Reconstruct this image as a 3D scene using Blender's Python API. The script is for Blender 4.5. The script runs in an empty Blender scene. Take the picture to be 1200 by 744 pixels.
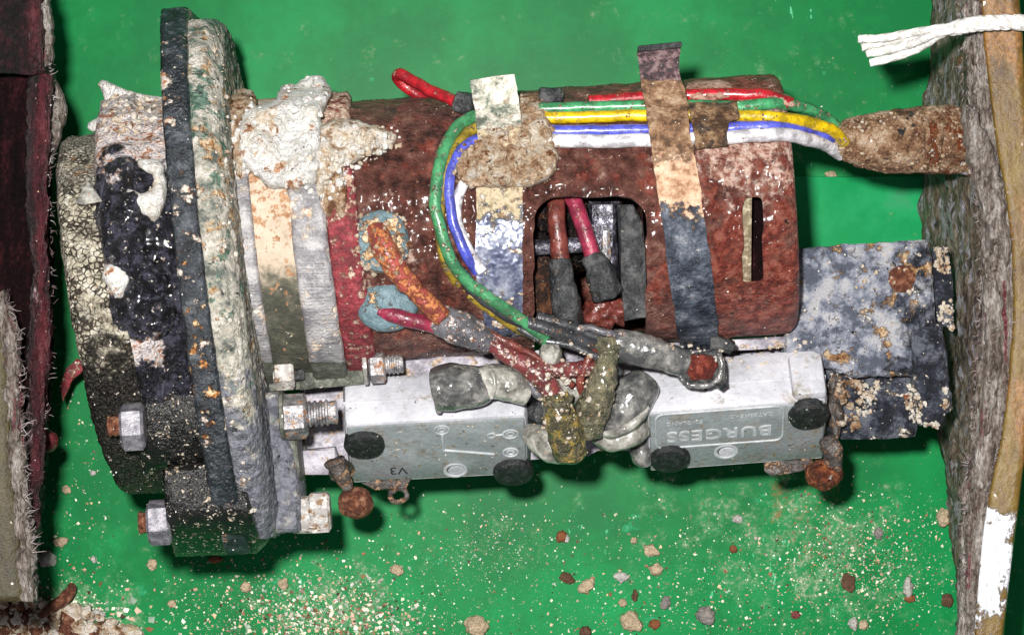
import bpy, bmesh, math, random
import numpy as np
from mathutils import Vector, noise as NZ
from mathutils.bvhtree import BVHTree
random.seed(7); R = random.random
S = 0.00013            # metres per unit (a unit is one photograph pixel at the motor's axis)
ZR, D = 320.0, 4000.0  # height of the motor axis above the board, camera distance from it
HC = ZR + D
sc = bpy.context.scene
# ------------------------------------------------------------------ camera, world, flash
cam = bpy.data.objects.new('camera', bpy.data.cameras.new('camera'))
sc.collection.objects.link(cam); sc.camera = cam
cam.location = (0, 0, HC * S); cam.data.sensor_width = 36; cam.data.lens = 120
cam.data.clip_start = 0.01; cam.data.clip_end = 20
w = bpy.data.worlds.new('World'); sc.world = w; w.use_nodes = True
bg = w.node_tree.nodes['Background']; bg.inputs[0].default_value = (.95, .92, 1, 1); bg.inputs[1].default_value = 0.22
def lamp(name, x, y, z, size, watt, col):
    l = bpy.data.lights.new(name, 'AREA'); l.shape = 'DISK'; l.size = size * S; l.energy = watt; l.color = col
    o = bpy.data.objects.new(name, l); sc.collection.objects.link(o)
    o.location = ((x - 600) * S, (372 - y) * S, z * S)
    o.rotation_euler = (Vector((0, 0, 200 * S)) - o.location).to_track_quat('-Z', 'Y').to_euler()
lamp('camera_flash', 395, 110, HC - 60, 150, 4.7, (1, .972, .94))
sc.view_settings.view_transform = 'Standard'; sc.view_settings.look = 'None'
sc.view_settings.exposure = 0.0; sc.view_settings.gamma = 1
sc.render.engine = 'CYCLES'; sc.cycles.max_bounces = 5; sc.cycles.use_denoising = True
# ------------------------------------------------------------------ space helpers
def U(px, py, z):
    k = (HC - z) / D
    return Vector((600 + (px - 600) * k, 372 + (py - 372) * k, z))
def W(p): return Vector(((p[0] - 600) * S, (372 - p[1]) * S, p[2] * S))
TH = math.radians(3.8); ct, st = math.cos(TH), math.sin(TH)
AX, AY, RH = 650.0, 257.0, 152.0
def mf(a, v, w_=0): return Vector((AX + a * ct + v * st, AY - a * st + v * ct, ZR + w_))
def inv(p): dx, dy = p[0] - AX, p[1] - AY; return dx * ct - dy * st, dx * st + dy * ct
def se(v, r=RH, n=2.35):
    q = min(1, abs(v) / r); return r * (1 - q ** n) ** (1 / n)
def zon(px, py, r=RH, lift=0, v0=0):
    z = ZR
    for _ in range(6):
        a, v = inv(U(px, py, z)); z = ZR + se(v - v0, r)
    return z + lift
def zl(x, y, l): return zon(x, y) + l
def fn(p, s, o=3): return NZ.fractal(Vector(p) / s, 1.0, 2.0, o)
def lin(c): return tuple(((x / 255 + .055) / 1.055) ** 2.4 if x > 10 else x / 255 / 12.92 for x in c) + (1,)
# ------------------------------------------------------------------ materials
class NT:
    def __init__(s, name):
        s.m = bpy.data.materials.new(name); s.m.use_nodes = True; s.t = s.m.node_tree; s.n = s.t.nodes
        s.b = s.n['Principled BSDF']; a = s.n.new('ShaderNodeAttribute'); a.attribute_name = 'rest'; s.rest = a.outputs['Vector']
        s.sep = None; s.seed = random.uniform(0, 90)
    def link(s, a, b): s.t.links.new(a, b)
    def math(s, op, a, b=None, clamp=False):
        n = s.n.new('ShaderNodeMath'); n.operation = op; n.use_clamp = clamp
        for i, v in enumerate((a, b)):
            if v is None: continue
            if isinstance(v, (int, float)): n.inputs[i].default_value = v
            else: s.link(v, n.inputs[i])
        return n.outputs[0]
    def vec(s, sx, sy, sz, off=(0, 0, 0)):
        n = s.n.new('ShaderNodeMapping'); s.link(s.rest, n.inputs[0])
        n.inputs['Scale'].default_value = (sx, sy, sz); n.inputs['Location'].default_value = off; return n.outputs[0]
    def term(s, t):
        k = t[0]
        if k == 'n':      # noise scale amp detail (aniso)
            sc_ = t[1]; an = t[4] if len(t) > 4 else (1, 1, 1)
            v = s.vec(an[0] / sc_, an[1] / sc_, an[2] / sc_, (s.seed, s.seed * 1.7, s.seed)); s.seed += 7.3
            n = s.n.new('ShaderNodeTexNoise'); s.link(v, n.inputs['Vector']); n.inputs['Scale'].default_value = 1
            n.inputs['Detail'].default_value = t[3] if len(t) > 3 else 4; n.inputs['Roughness'].default_value = .66
            return s.math('ADD', s.math('MULTIPLY', n.outputs['Fac'], t[2] * 2.1), t[2] * -.55)
        if k in 'vce':
            v = s.vec(1 / t[1], 1 / t[1], 1 / t[1], (s.seed, 3, s.seed)); s.seed += 5.1
            n = s.n.new('ShaderNodeTexVoronoi'); s.link(v, n.inputs['Vector']); n.inputs['Scale'].default_value = 1
            if k == 'e': n.feature = 'DISTANCE_TO_EDGE'
            if k == 'c':
                q = s.n.new('ShaderNodeSeparateColor'); s.link(n.outputs['Color'], q.inputs[0]); o = q.outputs[0]
            else: o = n.outputs['Distance']
            return s.math('MULTIPLY', o, t[2])
        if k == 'b':      # ellipsoid region, amp
            _, x, y, z, rx, ry, rz, am = t
            n = s.n.new('ShaderNodeMapping'); s.link(s.rest, n.inputs[0]); n.inputs['Scale'].default_value = (1 / rx, 1 / ry, 1 / rz)
            n.inputs['Location'].default_value = (-x / rx, -y / ry, -z / rz)
            l = s.n.new('ShaderNodeVectorMath'); l.operation = 'LENGTH'; s.link(n.outputs[0], l.inputs[0])
            return s.math('MULTIPLY', s.math('SUBTRACT', 1, l.outputs['Value'], True), am)
        if k == 'g':      # gradient axis idx, from, to, amp
            if s.sep is None: s.sep = s.n.new('ShaderNodeSeparateXYZ'); s.link(s.rest, s.sep.inputs[0])
            n = s.n.new('ShaderNodeMapRange'); s.link(s.sep.outputs[t[1]], n.inputs[0])
            n.inputs[1].default_value = t[2]; n.inputs[2].default_value = t[3]; n.inputs[4].default_value = t[4]; return n.outputs[0]
    def field(s, ts):
        o = None
        for t in ts: q = s.term(t); o = q if o is None else s.math('ADD', o, q)
        return o
    def ramp(s, f, stops):
        n = s.n.new('ShaderNodeValToRGB'); s.link(f, n.inputs[0]); e = n.color_ramp.elements
        while len(e) < len(stops): e.new(.5)
        for i, (p, c) in enumerate(stops): e[i].position = p; e[i].color = lin(c)
        return n.outputs[0]
    def mask(s, ts, thr, soft):
        n = s.n.new('ShaderNodeMapRange'); n.interpolation_type = 'SMOOTHSTEP'; s.link(s.field(ts), n.inputs[0])
        n.inputs[1].default_value = thr - soft; n.inputs[2].default_value = thr + soft; return n.outputs[0]
    def mixc(s, f, a, b):
        n = s.n.new('ShaderNodeMix'); n.data_type = 'RGBA'; s.link(f, n.inputs[0]); s.link(a, n.inputs[6]); s.link(b, n.inputs[7]); return n.outputs[2]
    def mixf(s, f, a, b):
        n = s.n.new('ShaderNodeMix'); s.link(f, n.inputs[0])
        for i, v in ((2, a), (3, b)):
            if isinstance(v, (int, float)): n.inputs[i].default_value = v
            else: s.link(v, n.inputs[i])
        return n.outputs[0]
def sp(cols, lo=.3, hi=.7): k = len(cols) - 1; return [(lo + (hi - lo) * i / max(1, k), c) for i, c in enumerate(cols)]
MATS = {}
def mat(name, base, layers=(), rough=.6, metal=0., bump=(), spec=.5, h=2.0, coat=0):
    """base = (field terms, stops); layers = (terms, thr, soft, (terms, stops), rough, metal)"""
    t = NT(name); MATS[name] = t.m
    col = t.ramp(t.field(base[0]), base[1]); ro = rough; me = metal; hh = None
    for L in layers:
        mk_ = t.mask(L[0], L[1], L[2]); c2 = t.ramp(t.field(L[3][0]), L[3][1]); col = t.mixc(mk_, col, c2)
        ro = t.mixf(mk_, ro, L[4]); me = t.mixf(mk_, me, L[5] if len(L) > 5 else 0.)
        if len(L) > 6: q = t.math('MULTIPLY', mk_, L[6]); hh = q if hh is None else t.math('ADD', hh, q)
    t.link(col, t.b.inputs['Base Color'])
    for v, k in ((ro, 'Roughness'), (me, 'Metallic')):
        if isinstance(v, (int, float)): t.b.inputs[k].default_value = v
        else: t.link(v, t.b.inputs[k])
    t.b.inputs['Specular IOR Level'].default_value = spec
    if coat: t.b.inputs['Coat Weight'].default_value = coat; t.b.inputs['Coat Roughness'].default_value = .12
    if bump:
        f = t.field(bump); hh = f if hh is None else t.math('ADD', hh, f)
    if hh is not None:
        b = t.n.new('ShaderNodeBump'); b.inputs['Distance'].default_value = h * S; b.inputs['Strength'].default_value = 1
        t.link(hh, b.inputs['Height']); t.link(b.outputs[0], t.b.inputs['Normal'])
    return t.m
def solid(c, j=14): return ([('n', 9, 1, 4)], sp([tuple(max(0, x - j) for x in c), c, tuple(min(255, x + j) for x in c)]))
SPK = lambda s, thr, cols, r=.4: ([('c', s, .55), ('n', s * 5, .5, 2)], thr, .03, ([('c', s, 1)], sp(cols, 0, 1)), r, 0, .7)
CR = [(226, 214, 196), (246, 240, 228), (205, 176, 150)]
DK = [(12, 11, 12), (32, 28, 28)]
mat('board', ([('n', 260, .7, 2), ('n', 30, .3, 3)], sp([(1, 103, 50), (2, 113, 56), (4, 124, 64)])), [
    ([('n', 120, .7, 5), ('g', 1, 380, 800, .30)], .80, .3, ([('n', 5, 1, 3)], sp([(12, 138, 72), (36, 148, 86)], .4, .75)), .6),  # lighter green growing downwards, flash falloff put into the colour
    ([('n', 26, 1, 5), ('b', 980, 680, 0, 190, 120, 90, .55), ('b', 560, 650, 0, 130, 60, 90, .34), ('b', 370, 740, 0, 150, 80, 90, .55), ('b', 60, 740, 0, 110, 60, 90, .6), ('b', 820, 600, 0, 260, 80, 90, .25)], 1.0, .36, ([('n', 5, 1, 5)], sp([(30, 132, 76), (90, 140, 96), (166, 170, 146)], .25, .8)), .7),
    ([('n', 22, 1, 4), ('b', 945, 600, 0, 50, 90, 60, .6)], 1.15, .25, ([('n', 6, 1)], sp([(70, 110, 66), (140, 95, 60)])), .7),
    ([('n', 20, .9, 3, (.5, .9, 1)), ('n', 90, .5, 3)], 1.16, .1, ([('n', 4, 1)], sp([(14, 128, 72), (50, 150, 104)])), .5),
    ([('n', 12, .9, 3, (1.2, .35, 1)), ('n', 120, .5, 3)], 1.17, .03, ([('n', 4, 1)], sp([(30, 160, 100), (110, 185, 145)])), .5)],
    rough=.42, spec=.12, bump=[('n', 3, .1, 2)], h=.3)
mat('board_strip', ([('n', 90, .7, 4)], sp([(14, 134, 74), (30, 144, 86), (56, 140, 94)])), [([('n', 22, 1, 5)], .98, .12, ([('n', 3, 1)], sp([(110, 110, 70), (150, 150, 110)])), .7)], rough=.45, spec=.12, bump=[('n', 4, .1, 3)], h=.3)
mat('rust', ([('n', 16, .7, 6), ('n', 90, .3, 2)], sp([(56, 32, 28), (94, 57, 49), (118, 76, 66), (154, 112, 98)], .25, .74)), [
    ([('n', 30, .8, 5), ('g', 0, 700, 860, .24)], .56, .14, ([('n', 12, 1, 5)], sp([(100, 42, 34), (142, 66, 52), (164, 98, 82)])), .45),
    ([('n', 26, .8, 6), ('b', 870, 180, 440, 150, 110, 130, .62), ('b', 640, 205, 440, 150, 60, 90, .2), ('b', 470, 300, 440, 70, 120, 120, .22)], .74, .1, ([('n', 7, 1, 6)], sp([(150, 96, 80), (212, 168, 150), (232, 205, 190)])), .8, 0, 1.5),
    ([('n', 30, .9, 5), ('b', 480, 220, 440, 60, 60, 90, .15), ('g', 1, 350, 405, .16)], .86, .06, ([('n', 6, 1, 4)], sp([(30, 22, 24), (66, 52, 56)])), .35),
    SPK(2.2, .955, CR), SPK(2, .93, [(170, 120, 104), (200, 160, 140)], .3), SPK(3, .93, DK, .3)], rough=.42, bump=[('n', 4, 1.6, 6), ('n', 22, 1.6, 4)], h=3.0, coat=.06)
WC = [(196, 150, 112), (232, 214, 190), (248, 244, 234), (255, 254, 250)]
mat('white_crust', ([('n', 34, .75, 6), ('n', 6, .25, 3)], sp(WC, .08, .52)), [
    ([('n', 24, 1, 6)], .72, .08, ([('n', 9, 1, 4)], sp([(140, 84, 50), (196, 142, 100), (222, 190, 160)])), .8),
    ([('v', 9, -.7), ('n', 20, .7, 3)], .47, .05, ([('n', 5, 1)], sp([(110, 60, 40), (160, 110, 84)])), .8, 0, -1.2)],
    rough=.85, bump=[('n', 9, 2.4, 6), ('n', 3, .5, 3)], h=3, spec=.25)
mat('tan_crust', ([('n', 22, .8, 6), ('n', 4, .2, 3)], sp([(120, 84, 60), (186, 150, 118), (216, 194, 166), (238, 228, 212)], .25, .7)), [
    ([('n', 18, 1, 5)], .72, .06, ([('n', 6, 1, 4)], sp([(110, 66, 38), (150, 104, 70)])), .8), SPK(3, .95, DK)],
    rough=.85, bump=[('n', 8, 2.2, 6), ('n', 2.5, .6, 3)], h=3.4, spec=.25)
mat('pale_crust', ([('n', 16, .8, 6), ('n', 4, .2, 3)], sp([(150, 108, 78), (214, 192, 164), (236, 224, 206), (246, 240, 230)], .22, .66)), [SPK(3, .93, [(120, 66, 44), (160, 104, 80)])], rough=.85, bump=[('n', 7, 2.2, 6)], h=2.8, spec=.2)
mat('pink_crust', ([('n', 12, .8, 6), ('n', 3, .2, 3)], sp([(150, 100, 84), (206, 164, 144), (228, 200, 184)], .3, .7)), [SPK(3, .95, DK)], rough=.85, bump=[('n', 6, 1.6, 6)], h=2.4, spec=.2)
mat('tan_bracket', ([('n', 14, .7, 6), ('n', 50, .3, 3)], sp([(84, 62, 46), (140, 108, 80), (176, 146, 112)], .36, .64)), [
    ([('n', 22, 1, 5)], .60, .05, ([('n', 6, 1, 4)], sp([(58, 50, 48), (108, 92, 76)])), .6), SPK(3, .96, CR)],
    rough=.7, bump=[('n', 6, 2, 6)], h=2.5, spec=.3)
mat('stippled', ([('n', 14, .7, 6), ('n', 3, .3, 4)], sp([(76, 71, 62), (144, 137, 120), (188, 181, 160), (212, 207, 192)], .25, .7)), [
    ([('e', 6.5, -2.2), ('n', 20, .9, 4)], .30, .16, ([('n', 3, 1, 3)], sp([(34, 30, 26), (70, 62, 52)])), .7, 0, -1.2),
    ([('n', 26, .9, 5), ('g', 1, 270, 150, .5)], .72, .12, ([('n', 3, 1, 4)], sp([(60, 56, 50), (130, 124, 112), (186, 180, 166)])), .8, 0, 1),
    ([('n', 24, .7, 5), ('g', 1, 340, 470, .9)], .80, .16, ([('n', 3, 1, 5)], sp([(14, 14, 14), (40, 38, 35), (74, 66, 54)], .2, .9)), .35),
    ([('n', 18, 1, 4), ('b', 100, 190, 460, 60, 60, 120, .3)], .90, .08, ([('n', 4, 1, 4)], sp([(120, 84, 54), (170, 136, 100)])), .7),
    SPK(3, .90, CR)], rough=.75, bump=[('e', 6.5, 3), ('n', 3, 1, 3)], h=1.8, spec=.3)
TAR = ([('n', 14, .8, 5), ('n', 3, .2, 3)], sp([(14, 14, 18), (36, 36, 44), (70, 70, 84)], .34, .68))
mat('tar', TAR, [
    ([('n', 34, .85, 6), ('g', 1, 245, 140, .9), ('b', 150, 330, 520, 40, 34, 100, .6), ('b', 175, 402, 520, 70, 34, 140, .6)], .78, .06, ([('n', 12, .8, 6), ('n', 3, .3, 2)], sp([(140, 132, 134), (204, 198, 200), (232, 222, 216), (170, 118, 88)])), .75, 0, 1.6),
    SPK(3, .93, [(190, 185, 175), (240, 235, 225), (150, 120, 90)], .3), SPK(2, .90, CR, .3)],
    rough=.22, bump=[('n', 20, 3, 4), ('n', 4, 1, 4)], h=3.6, spec=.5, coat=.2)
mat('black_paint', ([('n', 14, .8, 5), ('n', 3, .2, 3)], sp([(8, 9, 9), (20, 21, 20), (46, 44, 38)], .2, .95)), [
    ([('n', 26, .9, 6), ('g', 1, 560, 280, .10), ('b', 215, 330, 560, 60, 80, 300, .05)], .80, .04, ([('n', 10, 1, 6)], sp([(130, 124, 118), (206, 200, 190), (170, 110, 70)])), .75, 0, 1.2),
    SPK(3, .86, [(150, 135, 110), (215, 205, 190), (120, 90, 60)], .4), SPK(2, .84, [(150, 135, 110), (225, 215, 200)], .4)], rough=.26, bump=[('n', 7, 1, 4)], h=1.8)
mat('black_rim', ([('n', 20, .8, 5), ('n', 5, .2, 3)], sp([(24, 28, 32), (44, 50, 56), (90, 96, 102)], .3, .85)), [
    ([('n', 24, .9, 6), ('n', 80, .3, 2)], .79, .05, ([('n', 10, 1, 6)], sp([(150, 140, 128), (214, 206, 196), (156, 100, 58)])), .75, 0, 1.2),
    ([('n', 14, .9, 5), ('b', 215, 300, 640, 40, 120, 260, .12), ('b', 245, 430, 560, 50, 130, 260, .3)], .78, .05, ([('n', 7, 1, 6)], sp([(120, 76, 36), (170, 112, 56), (214, 190, 150)])), .75, 0, 1),
    SPK(3, .96, CR, .4)], rough=.3, bump=[('n', 7, 1, 4)], h=2.4)
mat('ring_crust', ([('n', 26, .7, 6), ('n', 6, .3, 4)], sp([(104, 108, 102), (160, 162, 152), (206, 200, 184), (236, 232, 222)], .28, .68)), [
    ([('n', 34, 1, 5), ('g', 1, 420, 200, .1)], .70, .06, ([('n', 7, 1, 5)], sp([(150, 104, 60), (208, 170, 124), (226, 206, 176)])), .8, 0, 1),
    ([('n', 30, .9, 5), ('g', 1, 240, 60, .14)], .62, .08, ([('n', 7, 1, 5)], sp([(70, 100, 84), (128, 158, 140)])), .7),
    ([('n', 34, .7, 4), ('g', 1, 360, 500, .6)], .76, .12, ([('n', 9, 1, 4)], sp([(112, 114, 124), (158, 160, 172)])), .5, .2),
    ([('n', 18, 1, 4)], .80, .05, ([('n', 5, 1, 5)], sp([(44, 50, 52), (86, 92, 92)])), .5)], rough=.7, bump=[('n', 9, 2.2, 6)], h=3.2, spec=.35)
mat('alu_cast', ([('n', 30, .8, 5), ('n', 3, .25, 3)], sp([(128, 126, 130), (160, 158, 160), (188, 186, 186)], .36, .7)), [
    ([('n', 26, .9, 6), ('g', 1, 330, 130, .25)], .66, .1, ([('n', 9, 1, 5)], sp([(190, 156, 128), (226, 208, 186), (240, 234, 222)])), .8, 0, 1),
    ([('n', 16, .9, 5), ('g', 1, 330, 140, .1)], .84, .03, ([('n', 5, 1, 4)], sp([(150, 82, 48), (190, 128, 88)])), .8),
    ([('g', 1, 420, 426, 1), ('n', 8, .1)], .55, .2, ([('n', 10, 1, 4)], sp([(74, 78, 66), (104, 108, 96)])), .6),  # olive band on the underside, its shade put into the colour
    SPK(3, .965, [(90, 60, 45), (150, 100, 70)], .5)], rough=.5, metal=.25, bump=[('n', 4, .9, 4), ('n', 9, .5, 1, (.02, 3, 3))], h=1.4)
mat('recess_band', ([('n', 16, .4, 5), ('g', 1, 300, 350, .5)], sp([(206, 190, 170), (190, 174, 154), (104, 102, 88), (72, 73, 64)], .12, .72)), [
    ([('n', 12, .9, 5), ('g', 1, 400, 230, .25)], .76, .06, ([('n', 5, 1, 4)], sp([(150, 108, 78), (186, 148, 116)])), .8),
    SPK(4, .93, [(235, 230, 210), (190, 170, 130)]), SPK(3, .96, DK)], rough=.8, spec=.2, bump=[('n', 5, 1, 5)], h=1.6)
mat('olive_metal', ([('n', 20, .8, 5), ('n', 4, .25, 3)], sp([(56, 60, 52), (84, 88, 78), (120, 120, 110)], .36, .7)), [SPK(3.5, .93, CR)], rough=.5, metal=.2, bump=[('n', 5, 1, 4)], h=1.2)
mat('red_paint', ([('n', 12, .8, 5)], sp([(104, 36, 42), (146, 52, 60), (166, 92, 96)], .3, .75)), [
    ([('n', 14, 1, 5), ('g', 1, 300, 200, .3)], .72, .08, ([('n', 5, 1, 4)], sp([(150, 110, 90), (214, 190, 170)])), .8, 0, 1), SPK(3, .95, CR)], rough=.45, bump=[('n', 5, 1.2, 4)], h=1.6)
mat('bracket', ([('n', 20, .7, 6), ('n', 90, .3, 3)], sp([(90, 96, 110), (132, 138, 152), (164, 168, 180), (190, 190, 194)], .36, .64)), [
    ([('n', 40, .7, 5), ('g', 0, 990, 1070, .4)], .66, .1, ([('n', 12, 1, 6)], sp([(28, 30, 38), (56, 60, 72), (108, 112, 124)])), .4),
    ([('n', 26, .9, 5), ('b', 1050, 320, 380, 60, 60, 90, .2), ('b', 995, 460, 300, 50, 80, 120, .24)], .66, .05, ([('n', 8, 1, 6)], sp([(120, 82, 48), (176, 136, 92), (206, 182, 150)])), .8, 0, 1.5),
    ([('n', 16, .95, 6)], .74, .05, ([('n', 4, 1, 4)], sp([(214, 206, 194), (242, 238, 230)])), .85, 0, 2), SPK(4, .95, CR), SPK(3, .95, DK)],
    rough=.5, bump=[('n', 10, 1.8, 6), ('n', 3, .5, 3)], h=3)
mat('bracket_dark', ([('n', 20, .8, 6), ('n', 4, .2, 3)], sp([(30, 33, 42), (58, 62, 74), (104, 108, 118)], .36, .68)), [
    ([('n', 18, .95, 6)], .70, .05, ([('n', 5, 1, 5)], sp([(170, 140, 110), (228, 218, 204), (244, 240, 234)])), .85, 0, 2),
    SPK(3.5, .93, CR)], rough=.42, bump=[('n', 8, 1.8, 6)], h=2.8)
mat('switch_case_lit', ([('n', 70, .7, 3), ('n', 6, .25, 3)], sp([(166, 168, 174), (188, 189, 196), (206, 206, 212)], .25, .75)), [  # case tone lightened for the side that faces the flash
    ([('n', 9, .8, 5), ('b', 905, 430, 380, 90, 40, 120, .38), ('b', 425, 495, 380, 26, 16, 40, .35)], .90, .08, ([('n', 5, 1, 4)], sp([(150, 96, 40), (196, 160, 104), (214, 200, 170)])), .7),
    ([('n', 40, .9, 4)], .80, .2, ([('n', 8, 1, 4)], sp([(140, 141, 146), (190, 190, 190)])), .5),
    ([('n', 30, .7, 6), ('n', 5, .3, 4)], .70, .14, ([('n', 6, 1, 4)], sp([(132, 128, 120), (160, 152, 142)])), .65),
    SPK(3, .95, DK, .5)], rough=.45, bump=[('n', 6, .5, 4)], h=.9)
mat('switch_face_shaded', ([('n', 60, .7, 4), ('n', 5, .25, 3)], sp([(120, 128, 130), (138, 146, 148), (156, 162, 164)], .25, .75)), [  # darker copy of the case tone, shading of the tilted face painted in
    ([('n', 22, .9, 5)], .84, .15, ([('n', 8, 1, 4)], sp([(136, 140, 138), (156, 158, 152)])), .6),
    ([('n', 8, .9, 4), ('g', 0, 900, 970, .1)], .70, .03, ([('n', 8, 1, 4)], sp([(110, 90, 60), (150, 130, 100)])), .6),
    ([('n', 26, .7, 6), ('n', 5, .3, 4)], .64, .14, ([('n', 6, 1, 4)], sp([(112, 110, 104), (140, 136, 128)])), .65),
    SPK(3, .955, DK, .5), SPK(3, .955, CR, .5)], rough=.42, bump=[('n', 5, .5, 4)], h=.8)
mat('rubber', ([('n', 8, .9, 5)], sp([(16, 20, 20), (30, 34, 34), (52, 56, 54)])), [SPK(3, .93, [(150, 150, 140), (220, 220, 210)], .5)], rough=.5, bump=[('n', 3, .8, 4)], h=1.2)
mat('boot_grey', ([('n', 22, .8, 4), ('n', 5, .2, 3)], sp([(66, 68, 68), (98, 98, 96), (136, 134, 130)], .34, .7)), [([('n', 20, 1, 5)], .84, .12, ([('n', 5, 1)], sp([(130, 124, 116), (176, 168, 156)])), .6), SPK(3, .965, CR)], rough=.25, bump=[('n', 18, 1.2, 2)], h=1.6, coat=.4)
mat('boot_white', ([('n', 20, .8, 4), ('n', 5, .2, 3)], sp([(92, 90, 86), (146, 144, 136), (186, 184, 176)], .25, .75)), [([('n', 16, 1, 5)], .92, .08, ([('n', 5, 1)], sp([(140, 90, 70), (190, 130, 90)])), .5), SPK(3, .975, DK)], rough=.25, bump=[('n', 18, 1.2, 2)], h=1.6, coat=.4)
mat('sleeve_amber', ([('n', 14, .8, 5)], sp([(70, 66, 46), (118, 108, 66), (156, 128, 44), (176, 160, 110)], .32, .7)), [SPK(3, .90, [(226, 214, 190), (190, 150, 90)], .3), ([('n', 10, 1, 5)], .82, .05, ([('n', 5, 1)], sp([(200, 190, 170), (150, 80, 40)])), .7, 0, 1)], rough=.28, bump=[('n', 8, 2, 4)], h=2.4, coat=.5)
mat('sleeve_olive', ([('n', 14, .8, 5)], sp([(74, 72, 56), (120, 116, 92), (160, 152, 120)], .25, .75)), [SPK(3, .90, [(226, 214, 190), (196, 160, 120), (150, 90, 50)], .5), ([('n', 12, 1, 5)], .84, .05, ([('n', 5, 1)], sp([(190, 180, 160), (160, 90, 50)])), .7, 0, 1)], rough=.35, bump=[('n', 7, 2, 4)], h=2.4, coat=.4)
def wire(name, c, dirt=.82, cr=((150, 110, 84), (206, 176, 150)), extra=()):
    return mat(name, ([('n', 18, .9, 5)], sp([tuple(int(x * .7 + 6) for x in c), tuple(int(x * .94 + 4) for x in c), tuple(min(255, int(x + 10)) for x in c)])),
               [([('n', 9, 1, 6)], dirt, .06, ([('n', 4, 1, 4)], sp(list(cr))), .75, 0, 1.2), *extra, SPK(2.6, .915, [(70, 40, 28), (120, 80, 60)], .6)], rough=.3, bump=[('n', 7, .6, 4)], h=1.2, coat=.25)
wire('wire_red', (176, 24, 36), .74); wire('wire_green', (64, 150, 96), .70); wire('wire_yellow', (222, 186, 12), .80)
wire('wire_blue', (84, 92, 206), .84); wire('wire_white', (226, 224, 228), .95)
wire('wire_green_dirty', (66, 142, 92), .70, ((90, 78, 60), (196, 180, 150)))
wire('wire_yellow_dirty', (150, 128, 40), .68, ((60, 52, 44), (150, 130, 90)))
wire('wire_dark', (58, 60, 64), .74, ((100, 80, 60), (170, 150, 130)))
wire('wire_maroon', (112, 50, 50), .60, ((140, 90, 70), (220, 206, 200)))
wire('wire_maroon_dark', (112, 52, 44), .74, ((120, 70, 50), (170, 130, 110)))
wire('wire_pink', (148, 44, 70), .76, ((120, 60, 50), (190, 130, 110)))
wire('wire_rusty', (164, 76, 66), .52, ((150, 80, 40), (196, 128, 80)))
wire('wire_splice', (96, 96, 102), .60, ((120, 80, 60), (226, 220, 214)))
mat('glass_bead', ([('n', 20, .9, 3)], sp([(92, 116, 124), (116, 140, 148)])), [
    ([('n', 16, .9, 5), ('b', 452, 290, 470, 34, 34, 60, .35)], .60, .05, ([('n', 6, 1, 5)], sp([(140, 100, 66), (196, 164, 124), (214, 196, 166)])), .8, 0, 2)], rough=.3, bump=[('n', 8, 1, 4)], h=2)
mat('strap_blue', ([('n', 24, .8, 5), ('n', 4, .2, 3)], sp([(34, 38, 48), (62, 70, 82), (98, 106, 118), (160, 162, 168)], .25, .85)), [
    ([('n', 16, .6, 6), ('g', 1, 300, 200, .8)], .70, .06, ([('n', 12, 1, 6)], sp([(150, 110, 84), (200, 164, 134), (222, 192, 164)], .25, .75)), .85, 0, 1),
    ([('n', 16, .6, 6), ('g', 1, 225, 165, .8)], .74, .07, ([('n', 14, .8, 6), ('n', 4, .2, 3)], sp([(84, 62, 44), (136, 102, 74), (176, 150, 122)])), .75, 0, 1),
    ([('n', 12, .3, 5), ('g', 1, 112, 98, .8)], .65, .1, ([('n', 9, 1, 4)], sp([(50, 44, 46), (92, 66, 70), (130, 110, 110)])), .5), SPK(3, .955, CR)],
    rough=.35, metal=.35, bump=[('n', 8, 1.2, 5), ('n', 30, 1.2, 3)], h=2)
mat('strap_green', ([('n', 20, .8, 6), ('n', 4, .2, 3)], sp([(96, 104, 92), (150, 154, 140), (200, 196, 180), (226, 222, 210)], .34, .66)), [
    ([('n', 14, 1, 5)], .88, .08, ([('n', 5, 1)], sp([(150, 110, 80), (200, 170, 130)])), .8, 0, 1)], rough=.6, metal=.1, bump=[('n', 9, 1.4, 5)], h=2)
mat('strap_lower', ([('n', 26, .8, 4), ('n', 4, .2, 3)], sp([(50, 56, 78), (92, 98, 122), (140, 146, 164), (190, 192, 204)], .2, .85)), [
    ([('n', 16, .6, 6), ('g', 1, 300, 215, .8)], .70, .07, ([('n', 12, 1, 6)], sp([(146, 130, 98), (186, 174, 146), (136, 112, 84)], .25, .75)), .8, 0, 1),
    ([('n', 18, .9, 5), ('b', 590, 370, 440, 60, 40, 90, .3)], .68, .05, ([('n', 6, 1)], sp([(150, 120, 90), (230, 226, 216)])), .7, 0, 1)],
    rough=.3, metal=.3, bump=[('n', 22, 1.2, 2)], h=2.0)
mat('steel', ([('n', 12, .8, 5), ('n', 3, .2, 3)], sp([(110, 108, 110), (150, 148, 150), (190, 188, 188)], .34, .7)), [([('n', 10, 1, 5)], .66, .05, ([('n', 5, 1)], sp([(130, 80, 50), (180, 150, 120)])), .7)], rough=.36, metal=.5, bump=[('n', 5, .8, 4)], h=1.2)
mat('bolt_grey', ([('n', 12, .8, 5), ('n', 3, .2, 3)], sp([(98, 96, 104), (128, 126, 134), (156, 154, 160)], .34, .7)), [SPK(3, .965, CR)], rough=.42, metal=.3, bump=[('n', 4, .6, 4)], h=1)
mat('bolt_white', ([('n', 10, .8, 5)], sp([(168, 164, 160), (206, 202, 196), (226, 222, 214)], .34, .68)), [([('n', 8, 1, 5)], .64, .05, ([('n', 5, 1)], sp([(110, 86, 64), (160, 130, 100)])), .8)], rough=.55, metal=.1, bump=[('n', 5, 1, 4)], h=1.4)
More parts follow.
